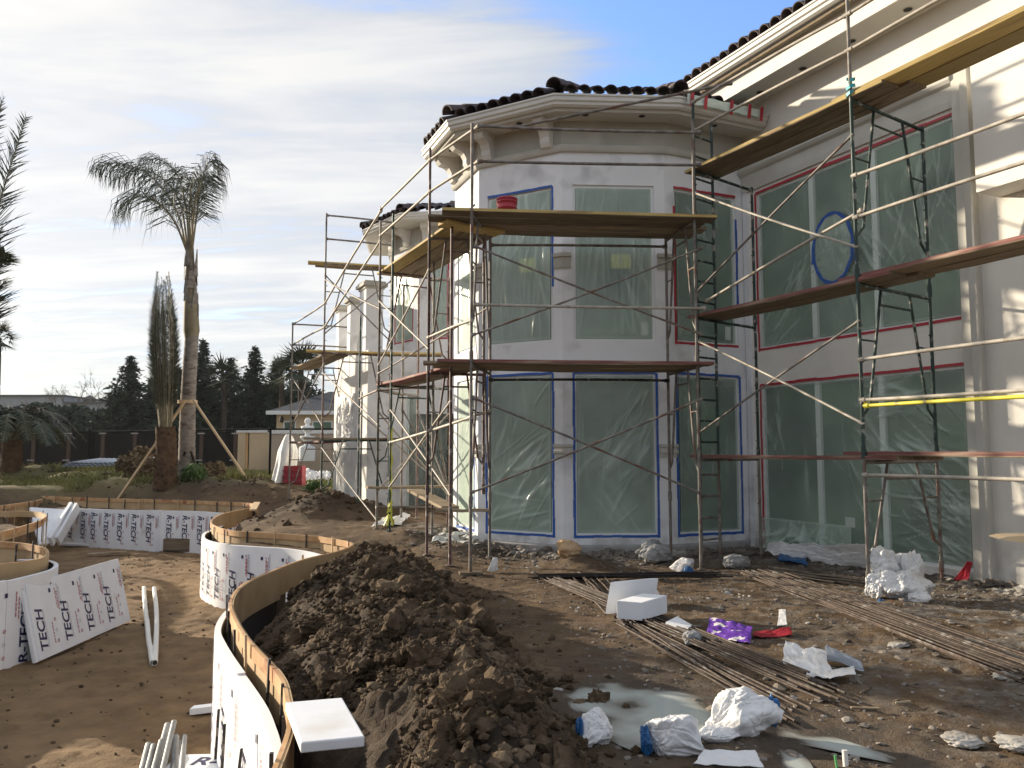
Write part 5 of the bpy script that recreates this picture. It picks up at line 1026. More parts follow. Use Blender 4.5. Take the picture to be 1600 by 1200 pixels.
for dz in (.55, 1.1):
    rail(S4, P3(j1, lv[2] + dz), P3(j1r, lv[2] + dz), 'steel_old'); rail(S4, P3(j1, lv[1] + dz), P3(j3, lv[1] + dz), 'steel_old'); rail(S4, P3(j3, lv[1] + dz), P3(j3r, lv[1] + dz), 'steel_old'); rail(S4, P3(j1, lv[1] + dz), P3(g4, zB + dz), 'steel_pale')
for (a, b, c, d) in ((j1, lv[1] + .4, j1r, lv[2] - .3), (j1, lv[2] - .3, j1r, lv[1] + .3), (j1, lv[0] + .3, j3, lv[1] - .3), (j1, lv[1] - .3, j3, lv[0] + .3), (j1, lv[1] - .5, g4, lv[0] + .2), (j1, lv[0] - .2, g4, .4), (j1, lv[2] - .4, g4, lv[1] + .3)): brace(S4, P3(a, b), P3(c, d), 'steel_old')
for zz, nm, m, ext in ((lv[2], 'upper', 'plank_yellow', 2.2), (lv[1], 'middle', 'plank_yellow', 2.6), (lv[0], 'lower', 'plank_old', 2.0)):
    for i, w in enumerate(('near', 'far')): plank(j1 + Vector((-.40 + .1 * i, -.02 + .27 * i)), j1 + Vector((ext, .6 + .27 * i)), (-.06, .25), zz, m if i == 0 else 'plank_old', f'{w} plank of the {nm} platform on the far scaffold')
for zz, nm in ((lv[1] - .02, 'upper'), (lv[0] - .02, 'lower')):
    for i, w in enumerate(('outer', 'inner')): plank(j3 - WD * .4 + crs * (.02 + .3 * i), j1 + WD * -.1 + crs * (.02 + .3 * i), crs * .27, zz - .05, 'plank_old' if zz > 3 else 'plank_red', f'{w} {nm} plank at the leftmost end of the far scaffold')
# red bucket on the upper bay platform
def bucket(name, p, r, h, label, m='plastic_bucket'):
    rt = root(name); tag(rt, label, 'bucket'); mb = MB(); mb.lathe(p, [(r * .86, 0), (r * .95, h * .55), (r * 1.03, h * .56), (r * 1.03, h * .62), (r * .97, h * .63), (r * .98, h * .80), (r * 1.06, h * .81), (r * 1.06, h * .87), (r, h * .88), (r * 1.0, h * .93)], 24); mb.build('body', m, rt)
    mb = MB(); mb.lathe(p + Vector((0, 0, h * .931)), [(r * 1.08, 0), (r * 1.08, h * .05), (r * 1.02, h * .07)], 24); mb.build('lid', m, rt)
    mb = MB(); pts = [p + Vector((r * 1.05 * math.cos(t), -r * 1.05 * abs(math.sin(t)) * .9 - .0, h * (.84 - .5 * math.sin(t)))) for t in np.linspace(0, PI, 12)]; mb.path(pts, .004, 5); mb.build('handle', 'steel_old', rt)
p = px(792, 318, D=11.35); bucket('red_bucket', Vector((p.x, p.y, zB + .046)), .145, .36, 'red lidded bucket standing on the upper bay platform')
# ================================================================== loose things on the ground
def rebar_pile(label, ends, m='rebar', n=20, r=.0085, splay0=.2, splay1=.2, layers=3, seed=1, mid=None, lift=0.):
    rr = random.Random(seed); rt = root('rebar_pile'); tag(rt, label, 'rebar', 'rebar piles'); a, b = Vector(ends[0]), Vector(ends[1]); d = (b - a).normalized(); s_ = Vector((-d.y, d.x, 0))
    for k in range(n):
        t = (k + .5) / n - .5; o0 = t * splay0 * 2 + rr.gauss(0, .03); o1 = t * splay1 * 2 * rr.uniform(.7, 1.2) + rr.gauss(0, .045); l0 = rr.uniform(-.25, .25); l1 = rr.uniform(-.35, .25); h = lift + .012 + rr.random() * .022 * layers
        p0 = a + s_ * o0 - d * l0; p1 = b + s_ * o1 + d * l1; pts = []
        for i in range(9):
            q = p0.lerp(p1, i / 8); bow = math.sin(PI * i / 8) * rr.gauss(0, .006); q = q + s_ * bow; pts.append(q)
        zz = [tz(q.x, q.y) for q in pts]
        for i, q in enumerate(pts): q.z = max(zz[max(i - 1, 0):i + 2]) * .5 + sum(zz) / 9 * .5 + h
        mb = MB(); mb.path(pts, r * rr.uniform(.9, 1.15), 5); mb.build('rebar', m, rt)
    return rt
rebar_pile('splayed rusty rebar running under the white foam blocks', (px(868, 908, z=.03), px(1290, 1080, z=.03)), n=24, splay0=.15, splay1=.20, seed=1)
rebar_pile('thin rebar bundle splitting off below the foam blocks', (px(975, 968, z=.02), px(1235, 1110, z=.02)), n=12, splay0=.05, splay1=.13, seed=2, layers=1)
rebar_pile('short rebar ends fanning up behind the foam blocks', (px(915, 897, z=.06), px(985, 965, z=.06)), n=12, splay0=.22, splay1=.12, seed=3, layers=2)
rebar_pile('long rusty rebar bundle before the right wing', (px(1185, 896, z=.05), px(1640, 1062, z=.05)), n=34, splay0=.22, splay1=.26, seed=4, layers=3)
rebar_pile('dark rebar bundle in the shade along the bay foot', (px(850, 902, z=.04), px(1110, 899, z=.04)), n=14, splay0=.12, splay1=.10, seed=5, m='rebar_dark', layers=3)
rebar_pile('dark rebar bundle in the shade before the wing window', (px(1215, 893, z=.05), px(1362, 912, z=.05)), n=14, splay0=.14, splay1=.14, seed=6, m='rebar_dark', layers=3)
# broken foam packing
def block(name, P, X, Y, Z, label, chip=0): return slab(name, P, X, Y, Z, 'foam', label, 'foam block', 'white foam blocks on the rebar')
p = px(945, 960, z=.05); block('foam_block', p, (.09, .03, .0), (.42, .22, .0), (.06, .03, .30), 'upright white foam slab, tallest of the blocks on the rebar')
p = px(958, 966, z=.06); mb = MB(); X, Y, Z = Vector((.22, -.10, 0)), Vector((.28, .26, .02)), Vector((0, 0, .165)); slab('foam_block', p + Vector((.03, -.02, 0)), X, Y, Z, 'foam', 'thick white foam block in front, lying on the rebar', 'foam block', 'white foam blocks on the rebar')
p = px(1018, 935, z=.10); mb = MB(); n = 14; mb.prism([(.13 * math.cos(PI * k / n), .16 * math.sin(PI * k / n)) for k in range(n + 1)], p + Vector((.0, .18, -.06)), (1, .2, 0), (0, 0, 1), (-.03, .20, .02)); tag(mb.build('foam_block', 'foam'), 'rounded white foam piece behind the front block', 'foam block', 'white foam blocks on the rebar')
a, b, c, d = px(1040, 972, z=.09), px(1075, 982, z=.07), px(1081, 976, z=.07), px(1058, 963, z=.10); mb = MB(); vs = [a, b, c, d]; mb.add([v - Vector((0, 0, .03)) for v in vs] + vs, [(0, 3, 2, 1), (4, 5, 6, 7), (0, 1, 5, 4), (1, 2, 6, 5), (2, 3, 7, 6), (3, 0, 4, 7)]); tag(mb.build('foam_block', 'foam'), 'flat wedge of white foam right of the other blocks', 'foam block', 'white foam blocks on the rebar')
# crumpled plastic
ICO5 = ico_data(6)
def crumple(name, c, size, m, seed, parent=None, amp=.16, pinch=None):
    """a stuffed or crushed film: flat facets meeting in creases, fine wrinkles, a flattened foot"""
    bv, bf = ICO5; rn = np.random.default_rng(seed); npl = 26; N_ = rn.normal(size=(npl, 3)); N_ /= np.linalg.norm(N_, axis=1)[:, None]; d = rn.uniform(.74, 1.02, npl) * (1 - .25 * amp)
    wob = bv + .22 * np.stack([n3(bv, 1.3, seed + 1), n3(bv, 1.3, seed + 2), n3(bv, 1.3, seed + 3)], -1); wob /= np.linalg.norm(wob, axis=1)[:, None]
    q = d[None] / np.maximum(wob @ N_.T, .28); q = np.sort(q, axis=1); r = -np.log(np.exp(-q[:, :5] * 22).sum(1)) / 22
    r = np.clip(r, .4, 1.25); r = r + amp * (.35 * n3(bv, 1.6, seed + 7) - .55 * np.maximum(0, .09 - np.abs(n3(bv, 2.4, seed + 4))) - .30 * np.maximum(0, .08 - np.abs(n3(bv, 5.0, seed + 9)))); v = bv * r[:, None]
    for q in range(22):
        ax = rn.normal(size=3); ax /= np.linalg.norm(ax); b2 = rn.normal(size=3); b2 /= np.linalg.norm(b2); off = rn.uniform(-.6, .6); t = wob @ ax - off + .25 * (wob @ b2) ** 2; msk = ss(.0, .5, wob @ b2); v = v * (1 + (min(amp, .9) * rn.uniform(.03, .09) * rn.choice((-1, 1)) * np.exp(-(t / rn.uniform(.018, .05)) ** 2) * msk)[:, None])
    if pinch is not None:
        ax = np.array(pinch, float); ax /= np.linalg.norm(ax); t = bv @ ax; th = np.arctan2(bv @ np.cross(ax, [0, 0, 1.]), bv[:, 2]); f = ss(.45, .95, t); rad = v - np.outer(v @ ax, ax); v = v - rad * (f * .55)[:, None] + np.outer(f * .40, ax) + rad * (f * .16 * np.sin(th * 8 + seed))[:, None]
    v = v * np.array(size); lo = v[:, 2] < -size[2] * .62; v[lo, 2] = -size[2] * .62 + (v[lo, 2] + size[2] * .62) * .12
    v[:, 2] -= v[:, 2].min(); return raw_mesh(name, v + np.array(c), bf, m, parent, smooth=True)
def ground_at(u, v, dz=0.): p = px(u, v, z=.0); p.z = tz(p.x, p.y) + dz; return p
def strip(name, m, parent, pts, w, th=.004, jag=.0):
    mb = MB(); pts = [Vector(p) for p in pts]; vs = []
    for i, p in enumerate(pts): ww = Vector(w) * (1 + random.uniform(-jag, jag)); vs += [p - ww, p + ww]
    mb.add(vs, [(2 * i, 2 * i + 1, 2 * i + 3, 2 * i + 2) for i in range(len(pts) - 1)], True); o = mb.build(name, m, parent); sm = o.modifiers.new('thickness', 'SOLIDIFY'); sm.thickness = th; return o
def bag(u, v, size, seed, label, pinch=None, blue=None, amp=.16):
    g = ground_at(u, v, -.012); rt = root('plastic_bag'); tag(rt, label, 'plastic bag', 'white plastic bags by the puddle'); crumple('film', g, size, 'bag', seed, rt, amp, pinch)
    if blue is not None:
        c = g + Vector((blue[0] * .80, blue[1] - .02, blue[2])); crumple('blue_panel', c, (size[0] * .22, size[1] * .5, size[2] * .75), 'blue_plastic', seed + 3, rt, 1.1)
    return rt
bag(932, 1155, (.135, .135, .125), 61, 'white plastic bag with blue corner beside the dirt heap', (-.5, -.6, -.4), (-.115, -.01, .03), .8)
bag(1046, 1172, (.185, .165, .150), 65, 'round white plastic bag in the middle of the three by the puddle', (.7, -.5, -.35), (-.16, .02, .0), .7)
rt = bag(1164, 1146, (.205, .17, .190), 70, 'largest cream plastic bag with blue edge by the puddle', (-.75, -.2, -.5), (.20, .02, .03), .7)
g = ground_at(1120, 1160, .0); crumple('spill', g, (.13, .10, .06), 'bag', 75, rt, .5)
g = ground_at(1070, 893, 0); rt = root('plastic_bag'); tag(rt, 'small white plastic bag with blue corner at the bay foot', 'plastic bag'); crumple('film', g, (.17, .15, .14), 'bag', 80, rt, .3); crumple('blue_panel', g + Vector((.01, -.15, 0)), (.07, .03, .07), 'blue_plastic', 82, rt, .3)
# plastic heap at the wing foot
g = ground_at(1405, 938, -.02); rt = root('plastic_heap'); tag(rt, 'heap of crumpled white plastic sheeting at the foot of the green frame', 'plastic sheet'); crumple('film', g + Vector((.0, .0, 0)), (.31, .24, .27), 'bag', 91, rt, 1.1); crumple('film', g + Vector((-.10, .18, .14)), (.27, .2, .30), 'bag', 95, rt, 1.2); crumple('film', g + Vector((.22, .1, .10)), (.17, .14, .34), 'bag', 98, rt, 1.2); crumple('film', g + Vector((.10, .22, .22)), (.2, .14, .2), 'bag', 111, rt, 1.2); crumple('film', g + Vector((-.22, .05, .0)), (.16, .14, .22), 'bag', 113, rt, 1.2); crumple('film', g + Vector((.12, -.18, .0)), (.2, .12, .14), 'bag', 117, rt, 1.3); crumple('red_tape', g + Vector((-.16, -.16, .0)), (.07, .03, .03), 'tape_red', 99, rt, .6); crumple('red_tape', g + Vector((-.24, .05, .20)), (.03, .03, .05), 'tape_red', 100, rt, .6); crumple('blue_tape', g + Vector((-.25, -.12, .0)), (.06, .04, .03), 'blue_plastic', 101, rt, .6)
def cloth(name, quad, amp, seed, m, label=None, cat=None, parent=None, n=70, hang=0.):
    a, b, c, d = [Vector(q) for q in quad]; S, T = np.meshgrid(np.linspace(0, 1, n), np.linspace(0, 1, n)); P = np.zeros((n, n, 3))
    for k in range(3): P[..., k] = (a[k] * (1 - S) + b[k] * S) * (1 - T) + (d[k] * (1 - S) + c[k] * S) * T
    L_ = (b - a).length; W_ = (d - a).length; h = np.abs(fbm(S * L_ * 3 + seed, T * W_ * 3 + seed, 4, .6)) * amp * 2.4 + amp * .8 * fbm(S * L_ * 9 + seed, T * W_ * 2.5, 3)
    P[..., 2] += h; P[..., 0] += .5 * amp * fbm(S * 7 + seed, T * 7, 3); P[..., 1] += .5 * amp * fbm(S * 6, T * 8 + seed, 3)
    e = 1 + .0 * S; o = grid_mesh(name, P, m, parent); sm = o.modifiers.new('thickness', 'SOLIDIFY'); sm.thickness = .004
    if label: tag(o, label, cat)
    return o
cloth('plastic_sheet_on_ground', (ground_at(1195, 872, .02), ground_at(1362, 898, .02), px(1352, 855, D=10.35), px(1200, 848, D=12.3)), .06, 7, 'bag', 'long grey plastic sheet bunched along the wing window foot', 'plastic sheet')
cloth('plastic_sheet_on_ground', (ground_at(670, 868, .03), ground_at(755, 866, .03), ground_at(760, 852, .05), ground_at(690, 856, .05)), .08, 9, 'tarp', 'white plastic strip trailing on rubble left of the bay', 'plastic sheet')
cloth('plastic_sheet_on_ground', (ground_at(580, 848, .03), ground_at(625, 845, .03), ground_at(640, 834, .08), ground_at(600, 836, .06)), .08, 12, 'tarp', 'white plastic scrap beside the far scaffold legs', 'plastic sheet')
cloth('plastic_sheet_on_ground', (ground_at(470, 785, .05), ground_at(520, 783, .05), ground_at(515, 772, .2), ground_at(478, 772, .2)), .16, 14, 'tarp', 'crumpled pale sheet at the far scaffold foot', 'plastic sheet')
cloth('plastic_sheet_on_ground', (ground_at(762, 895, .02), ground_at(778, 892, .02), px(778, 872, D=10.9), px(770, 873, D=10.9)), .03, 16, 'tarp', 'small torn white sheet standing near the scaffold pad', 'plastic sheet', n=30)
cloth('purple_wrapper', (ground_at(1103, 1000, .02), ground_at(1172, 1012, .02), ground_at(1176, 996, .09), ground_at(1110, 984, .10)), .045, 21, 'purple_wrap', 'torn purple and white cement bag beyond the rebar', 'wrapper')
cloth('red_wrapper', (ground_at(1175, 1000, .02), ground_at(1238, 998, .02), ground_at(1236, 990, .03), ground_at(1178, 993, .03)), .03, 24, 'red_plastic', 'crumpled red wrapper right of the purple bag', 'wrapper')
cloth('white_rag', (ground_at(1222, 1048, .02), ground_at(1300, 1068, .02), ground_at(1292, 1042, .08), ground_at(1228, 1026, .10)), .06, 27, 'bag', 'white plastic rag lying over the rebar ends', 'plastic sheet')
cloth('grey_scrap', (ground_at(1285, 1040, .05), ground_at(1350, 1058, .03), ground_at(1346, 1050, .06), ground_at(1292, 1030, .10)), .03, 29, 'sheet_metal', 'curled blue-grey scrap beside the white rag', 'scrap')
cloth('paper_scrap', (ground_at(1295, 1072, .04), ground_at(1338, 1072, .05), ground_at(1334, 1060, .06), ground_at(1300, 1060, .05)), .03, 30, 'bag', 'dirty white paper scrap at the end of the rag', 'scrap')
cloth('blue_tape_scrap', (ground_at(1215, 884, .03), ground_at(1262, 888, .03), ground_at(1258, 876, .06), ground_at(1220, 874, .06)), .05, 31, 'blue_plastic', 'crumpled blue tape on rubble under the wing window', 'scrap')
cloth('red_tape_scrap', (ground_at(1490, 915, .02), ground_at(1512, 918, .02), px(1520, 880, D=9.5), px(1512, 878, D=9.5)), .02, 33, 'tape_red', 'strip of red tape hanging beside the pilaster foot', 'scrap', n=24)
cloth('white_scrap', (ground_at(1215, 985, .02), ground_at(1230, 985, .02), ground_at(1228, 972, .10), ground_at(1218, 972, .10)), .02, 35, 'bag', 'small white scrap above the red wrapper', 'scrap', n=20)
cloth('flat_white_sheet', (ground_at(1085, 1204, .02), ground_at(1195, 1206, .02), ground_at(1180, 1190, .04), ground_at(1100, 1193, .05)), .02, 37, 'bag', 'flat white sheet cut by the bottom photo edge', 'plastic sheet', n=40)
g = ground_at(1322, 1200, 0); rt = root('plastic_tube'); tag(rt, 'short white tube with green cap at the bottom photo edge', 'tube'); mb = MB(); mb.tube(g + Vector((0, 0, -.01)), g + Vector((.0, .01, .075)), .014, 12); mb.build('body', 'pipe_white', rt); mb = MB(); mb.tube(g + Vector((-.045, 0, -.01)), g + Vector((-.05, .01, .05)), .007, 8); mb.build('cap', 'green_plastic', rt)
for k, (u, v, l, s_) in enumerate(((1330, 1110, 'short wood splinter below the white rag', .16), (1400, 1104, 'small dark wood chip on the brown ground', .10), (690, 890, 'stubby dark stick near the scaffold pad', .16), (1345, 1082, 'pale splinter at the right tips of the splayed rebar', .12))):
    g = ground_at(u, v, .01); slab('wood_splinter', g, (s_, .05 * (k - 1), .01), (.0, .02, 0), (0, 0, .015), 'plank_old', l, 'wood scrap', 'wood splinters')
# tarp-draped post and red crate far left
g = px(446, 768, D=22.6); g.z = tz(g.x, g.y); mb = MB(); n = 26; prof = []
S, T = np.meshgrid(np.linspace(0, 2 * PI, 50), np.linspace(0, 1, 26)); R = (.07 + .20 * np.minimum(1, T * 3.0) ** .7 + .06 * T) * (1 + .6 * fbm(np.cos(S) * 1.6 + 3, np.sin(S) * 1.6 + T * .5, 3) * 2 * np.minimum(1, T * 3)); P = np.stack([g.x + R * np.cos(S) * .9 + .05 - .15 * T * T, g.y + R * np.sin(S), g.z - .05 + 1.38 * (1 - T)], -1); o = grid_mesh('draped_tarp', P, 'tarp'); tag(o, 'white tarp draped over a post beside the red crate', 'tarp')
c = px(457, 764, D=22.2); c.z = tz(c.x, c.y); rt = root('red_crate'); tag(rt, 'red plastic crate on the ground before the draped tarp', 'crate'); mb = MB(); w, h = .50, .50
mb.box(c.x - w / 2, c.x + w / 2, c.y, c.y + .03, c.z - .03, c.z + h); mb.box(c.x - w / 2, c.x - w / 2 + .03, c.y + .031, c.y + .4, c.z - .03, c.z + h); mb.box(c.x + w / 2 - .03, c.x + w / 2, c.y + .031, c.y + .4, c.z - .03, c.z + h); mb.box(c.x - w / 2, c.x + w / 2, c.y + .401, c.y + .43, c.z - .03, c.z + h); mb.build('shell', 'red_plastic', rt)
mb = MB()
for k in range(3): mb.box(c.x - w / 2 - .02, c.x + w / 2 + .02, c.y - .05, c.y - .001, c.z + .05 + .15 * k, c.z + .09 + .15 * k)
mb.build('ribs', 'red_plastic', rt)
# ================================================================== palms
def frond(parent, ctrl, n=46, leaf=.7, droop=.8, w=.026, spread=1.0, m='frond', seed=1, rr=.022, up=0., twist=0., taper=.55):
    r_ = random.Random(seed); C = [np.array(c, float) for c in ctrl]; P = [2 * C[0] - C[1]] + C + [2 * C[-1] - C[-2]]; pts = []
    for i in range(1, len(P) - 2):
        a, b, c, d = P[i - 1:i + 3]
        for k in range(10): t = k / 10; pts.append(.5 * (2 * b + (c - a) * t + (2 * a - 5 * b + 4 * c - d) * t * t + (3 * b - a - 3 * c + d) * t ** 3))
    pts.append(P[-2]); pts = [Vector(p) for p in pts]; mb = MB(); mb.path(pts, rr, 5, rr * .2); m_ = len(pts); lf = MB()
    for k in range(n):
        f = .16 + .84 * k / n; i = min(int(f * (m_ - 1)), m_ - 2); p = pts[i].lerp(pts[i + 1], f * (m_ - 1) - i); d = (pts[i + 1] - pts[i]).normalized(); side = d.cross(Vector((0, 0, 1)))
        if side.length < .15: side = d.cross(Vector((.3, 1, 0)))
        side.normalize(); side = Matrix.Rotation(twist, 3, d) @ side; nrm = side.cross(d)
        ll = leaf * (.55 + .45 * math.sin(PI * min(1, .25 + f * .8))) * (1 - taper * max(0, f - .75) / .25)
        for sg in (-1, 1):
            a0 = r_.uniform(-.5, .5); v = (side * sg * spread + d * r_.uniform(.45, .8) + nrm * (r_.uniform(-.25, .35) + up)).normalized(); q = p + v * ll * .34 * r_.uniform(.8, 1.1); dn = Vector((r_.uniform(-.25, .25), r_.uniform(-.25, .25), -1)); v1 = (v * (1 - droop * .55) + dn * droop * .55).normalized(); q1 = q + v1 * ll * .34 * r_.uniform(.8, 1.1); v2 = (v * (1 - droop) + dn * droop).normalized(); e = q1 + v2 * ll * .4 * r_.uniform(.6, 1.3); ww = d * w * .5
            lf.add([p - ww, p + ww, q + ww * .9, q - ww * .9, q1 + ww * .6, q1 - ww * .6, e], [(0, 1, 2, 3), (3, 2, 4, 5), (5, 4, 6)])
    fo = mb.build('frond', 'rachis', parent); lf.build('leaflets', m, fo); return fo
def trunk_palm(parent, base, top, r0, r1, m, rings=26, seed=1, boots=False):
    rn = random.Random(seed); mb = MB(); n = 16; base, top = Vector(base), Vector(top); prof = []; k = 0; pts = []; rad = []
    for i in range(rings * 2 + 1):
        t = i / (rings * 2); pts.append(base.lerp(top, t) + Vector((.02 * math.sin(t * 5 + seed), 0, 0))); rad.append((r0 + (r1 - r0) * t) * ((1.0 if i % 2 else 1.045) + rn.uniform(-.012, .012)))
    mb.path(pts, rad, n); o = mb.build('trunk', m, parent)
    if boots:
        bt = MB()
        for i in range(rings * 9):
            t = i / (rings * 9); a = i * 2.399; p = base.lerp(top, t); r = (r0 + (r1 - r0) * t) * 1.0; dn = Vector((math.cos(a), math.sin(a), 0)); s_ = Vector((-dn.y, dn.x, 0)); q = p + dn * r * .96; h = rn.uniform(.07, .14); bt.add([q - s_ * .05, q + s_ * .05, q + s_ * .03 + dn * rn.uniform(.02, .06) + Vector((0, 0, h)), q - s_ * .03 + dn * rn.uniform(.02, .06) + Vector((0, 0, h)), q - dn * .02 + Vector((0, 0, h))], [(0, 1, 2, 3), (3, 2, 4)])
        bt.build('leaf_bases', m, o)
    return o
def pz(u, v, D): return px(u, v, D=D)
QD = 23.0; rt = root('queen_palm'); tag(rt, 'tall slender ringed palm with feathery drooping crown', 'palm tree')
g = px(290, 757, D=QD); g.z = tz(g.x, g.y) - .1; sh = pz(299, 525, QD); trunk_palm(rt, g, sh, .235, .18, 'trunk_queen', 22, 2)
mb = MB(); ct = pz(297, 392, QD); mb.path([sh + Vector((0, 0, -.1)), sh + Vector((0, 0, .15)), sh.lerp(ct, .3), sh.lerp(ct, .6), ct + Vector((0, 0, .1))], [.18, .225, .20, .14, .10], 12); mb.build('crownshaft', 'rachis', rt)
bt = MB()
for k in range(16):
    a = k * 2.4; q = sh.lerp(ct, .05 + .05 * k); dn = Vector((math.cos(a), math.sin(a), 0)); s_ = Vector((-dn.y, dn.x, 0)); bt.add([q + dn * .17 - s_ * .11, q + dn * .17 + s_ * .11, q + dn * .19 + s_ * .02 + Vector((0, 0, .8)), q + dn * .19 - s_ * .02 + Vector((0, 0, .8))], [(0, 1, 2, 3)])
bt.build('leaf_bases', 'trunk_queen', rt)
qf = [([(292, 395, 0), (276, 330, -.1), (235, 275, -.3), (185, 255, -.4), (152, 262, -.4)], 1.38, 105), ([(294, 395, 0), (282, 320, .3), (255, 280, .5), (215, 265, .8), (180, 282, .9)], 1.38, 95), ([(296, 392, 0), (290, 320, .2), (275, 270, .5), (250, 250, .7), (225, 250, .9)], 1.16, 78), ([(298, 392, 0), (300, 330, .0), (296, 285, .1), (284, 278, .0), (272, 300, -.2)], 1.16, 68),
      ([(300, 392, 0), (308, 330, .1), (316, 280, .1), (328, 252, .1), (341, 268, .1)], 1.16, 95), ([(299, 395, 0), (303, 330, -.6), (312, 290, -1.0), (325, 275, -1.3), (336, 300, -1.5)], 1.16, 78), ([(294, 398, 0), (272, 345, -.8), (240, 312, -1.4), (208, 310, -1.8), (190, 340, -2.)], 1.30, 85), ([(297, 395, 0), (296, 330, .7), (300, 290, 1.3), (312, 280, 1.9), (320, 310, 2.3)], 1.16, 74), ([(293, 395, 0), (270, 350, 1.0), (245, 330, 1.5), (222, 335, 1.9), (205, 360, 2.1)], 1.30, 78), ([(293, 396, 0), (280, 350, -.3), (262, 312, -.4), (240, 300, -.5), (214, 312, -.5)], 1.30, 85)]
for k, (c, lf, n) in enumerate(qf[:8]): lf *= 1.15; n = int(n * .8); frond(rt, [pz(u, v, QD + d) for u, v, d in c], n, lf, .93, .026, .45, 'frond', 100 + k, .035)
DD = 22.2; rt = root('date_palm'); tag(rt, 'shaggy brown palm with fronds tied upright into a column', 'palm tree'); g = px(258, 772, D=DD); g.z = tz(g.x, g.y) - .1; tp = pz(259, 668, DD); trunk_palm(rt, g, tp, .30, .25, 'trunk_date', 14, 5, True)
for k in range(26):
    a = k * 2.4; r = .08 + .12 * (k / 26); tip = pz(255 + 13 * math.cos(a) * (.5 + r * 2), 425 + 75 * (k / 26) ** 1.3 + 10 * math.sin(k), DD + .35 * math.sin(a)); b = tp + Vector((.14 * math.cos(a), .14 * math.sin(a), -.05)); m1 = b.lerp(tip, .35) + Vector((.09 * math.cos(a), .09 * math.sin(a), 0)); m2 = b.lerp(tip, .7) + Vector((.13 * math.cos(a), .13 * math.sin(a), 0))
    frond(rt, [b, m1, m2, tip], 110, .25, .02, .022, .55, 'frond_dry' if k % 3 == 0 else 'frond', 200 + k, .022, .1, a)
# a taller date palm just outside the left edge, some fronds reach in
LD = 12.6; rt = root('tied_palm'); tag(rt, 'palm cut by the left photo edge, only its spiky upright fronds showing', 'palm tree'); g = Vector((-9.6, 12.6, tz(-9.6, 12.6) - .1)); tp = Vector((-9.55, 12.6, 3.0)); trunk_palm(rt, g, tp, .3, .25, 'trunk_date', 14, 8, True)
lf_ = [[(-70, 620), (-35, 460), (0, 315), (41, 182)], [(-110, 620), (-60, 420), (-20, 260), (5, 152)], [(-90, 620), (-60, 500), (-30, 400), (-4, 360)], [(-120, 620), (-120, 430), (-100, 250), (-90, 90)], [(-150, 620), (-170, 430), (-190, 280), (-200, 160)], [(-80, 620), (-48, 500), (-22, 420), (8, 395)], [(-130, 620), (-150, 420), (-140, 240), (-150, 70)], [(-100, 620), (-80, 420), (-50, 250), (-28, 120)], [(-60, 640), (-40, 540), (-20, 470), (10, 440)]]
for k, c in enumerate(lf_): frond(rt, [tp] + [pz(u, v, LD + .25 * math.sin(k * 2)) for u, v in c[1:]], 120, .62, .05, .026, .75, 'frond', 300 + k, .024, .0, .4 * math.sin(k))
# low sprawling palm at the left edge and a far fan palm
rt = root('sprawling_palm'); tag(rt, 'low sprawling palm with arching fronds behind the left fence', 'palm tree'); g = px(18, 712, D=25); g.z = tz(g.x, g.y) - .05; tp = g + Vector((0, 0, 1.0)); trunk_palm(rt, g, tp, .3, .26, 'trunk_date', 8, 11, True)
for k in range(26):
    a = k * 2.4; el = [1.3, .9, .5][k % 3]; L_ = random.uniform(1.6, 2.3); h = Vector((math.cos(a), math.sin(a), 0)); b = tp; frond(rt, [b, b + h * L_ * .3 * math.cos(el) + Vector((0, 0, L_ * .35 * math.sin(el) + .1)), b + h * L_ * .7 * (.6 + .4 * math.cos(el)) + Vector((0, 0, L_ * .5 * math.sin(el))), b + h * L_ + Vector((0, 0, L_ * .25 * math.sin(el) - .45))], 44, .55, .3, .05, .9, 'frond' if k % 4 else 'frond_dry', 400 + k, .02)
def fan_palm(u, v, D, label, size=1.4, n=26, m='leaf_dark'):
    rt = root('fan_palm'); tag(rt, label, 'palm tree', 'far palms beyond the fence'); c = pz(u, v, D); g = Vector((c.x, c.y, tz(c.x, c.y) - .1)); mb = MB(); mb.path([g, g.lerp(c, .5) + Vector((.1, 0, 0)), c], [.26, .2, .18], 8); mb.build('trunk', 'bark', rt); lf = MB(); rn = random.Random(int(u))
    for k in range(n):
        a = k * 2.4; el = rn.uniform(-.7, 1.3); d = Vector((math.cos(a) * math.cos(el), math.sin(a) * math.cos(el), math.sin(el))); b = c + d * size * .45; s_ = d.cross(Vector((0, 0, 1))).normalized(); up = s_.cross(d)
        for j in range(11):
            t = (j - 5) / 5 * 1.35; dd = d * math.cos(t) + s_ * math.sin(t); e = b + dd * size * .62 * rn.uniform(.85, 1.1) - Vector((0, 0, .18 * size * abs(t))); w_ = (dd.cross(up)).normalized() * size * .035; lf.add([c, b - w_, b + w_, e], [(0, 1, 2), (1, 3, 2)])
    lf.build('crown', m, rt)
fan_palm(-2, 528, 55, 'dark fan palm crown cut by the left photo edge', 1.5); fan_palm(350, 592, 60, 'bushy pale palm between the dark conifers', 2.1, 34, 'frond'); fan_palm(470, 575, 50, 'loose palm behind the leftmost scaffold posts', 2.0, 36, 'frond'); fan_palm(440, 590, 56, 'palm between the dark conifer and the beige house', 1.7, 30, 'frond')
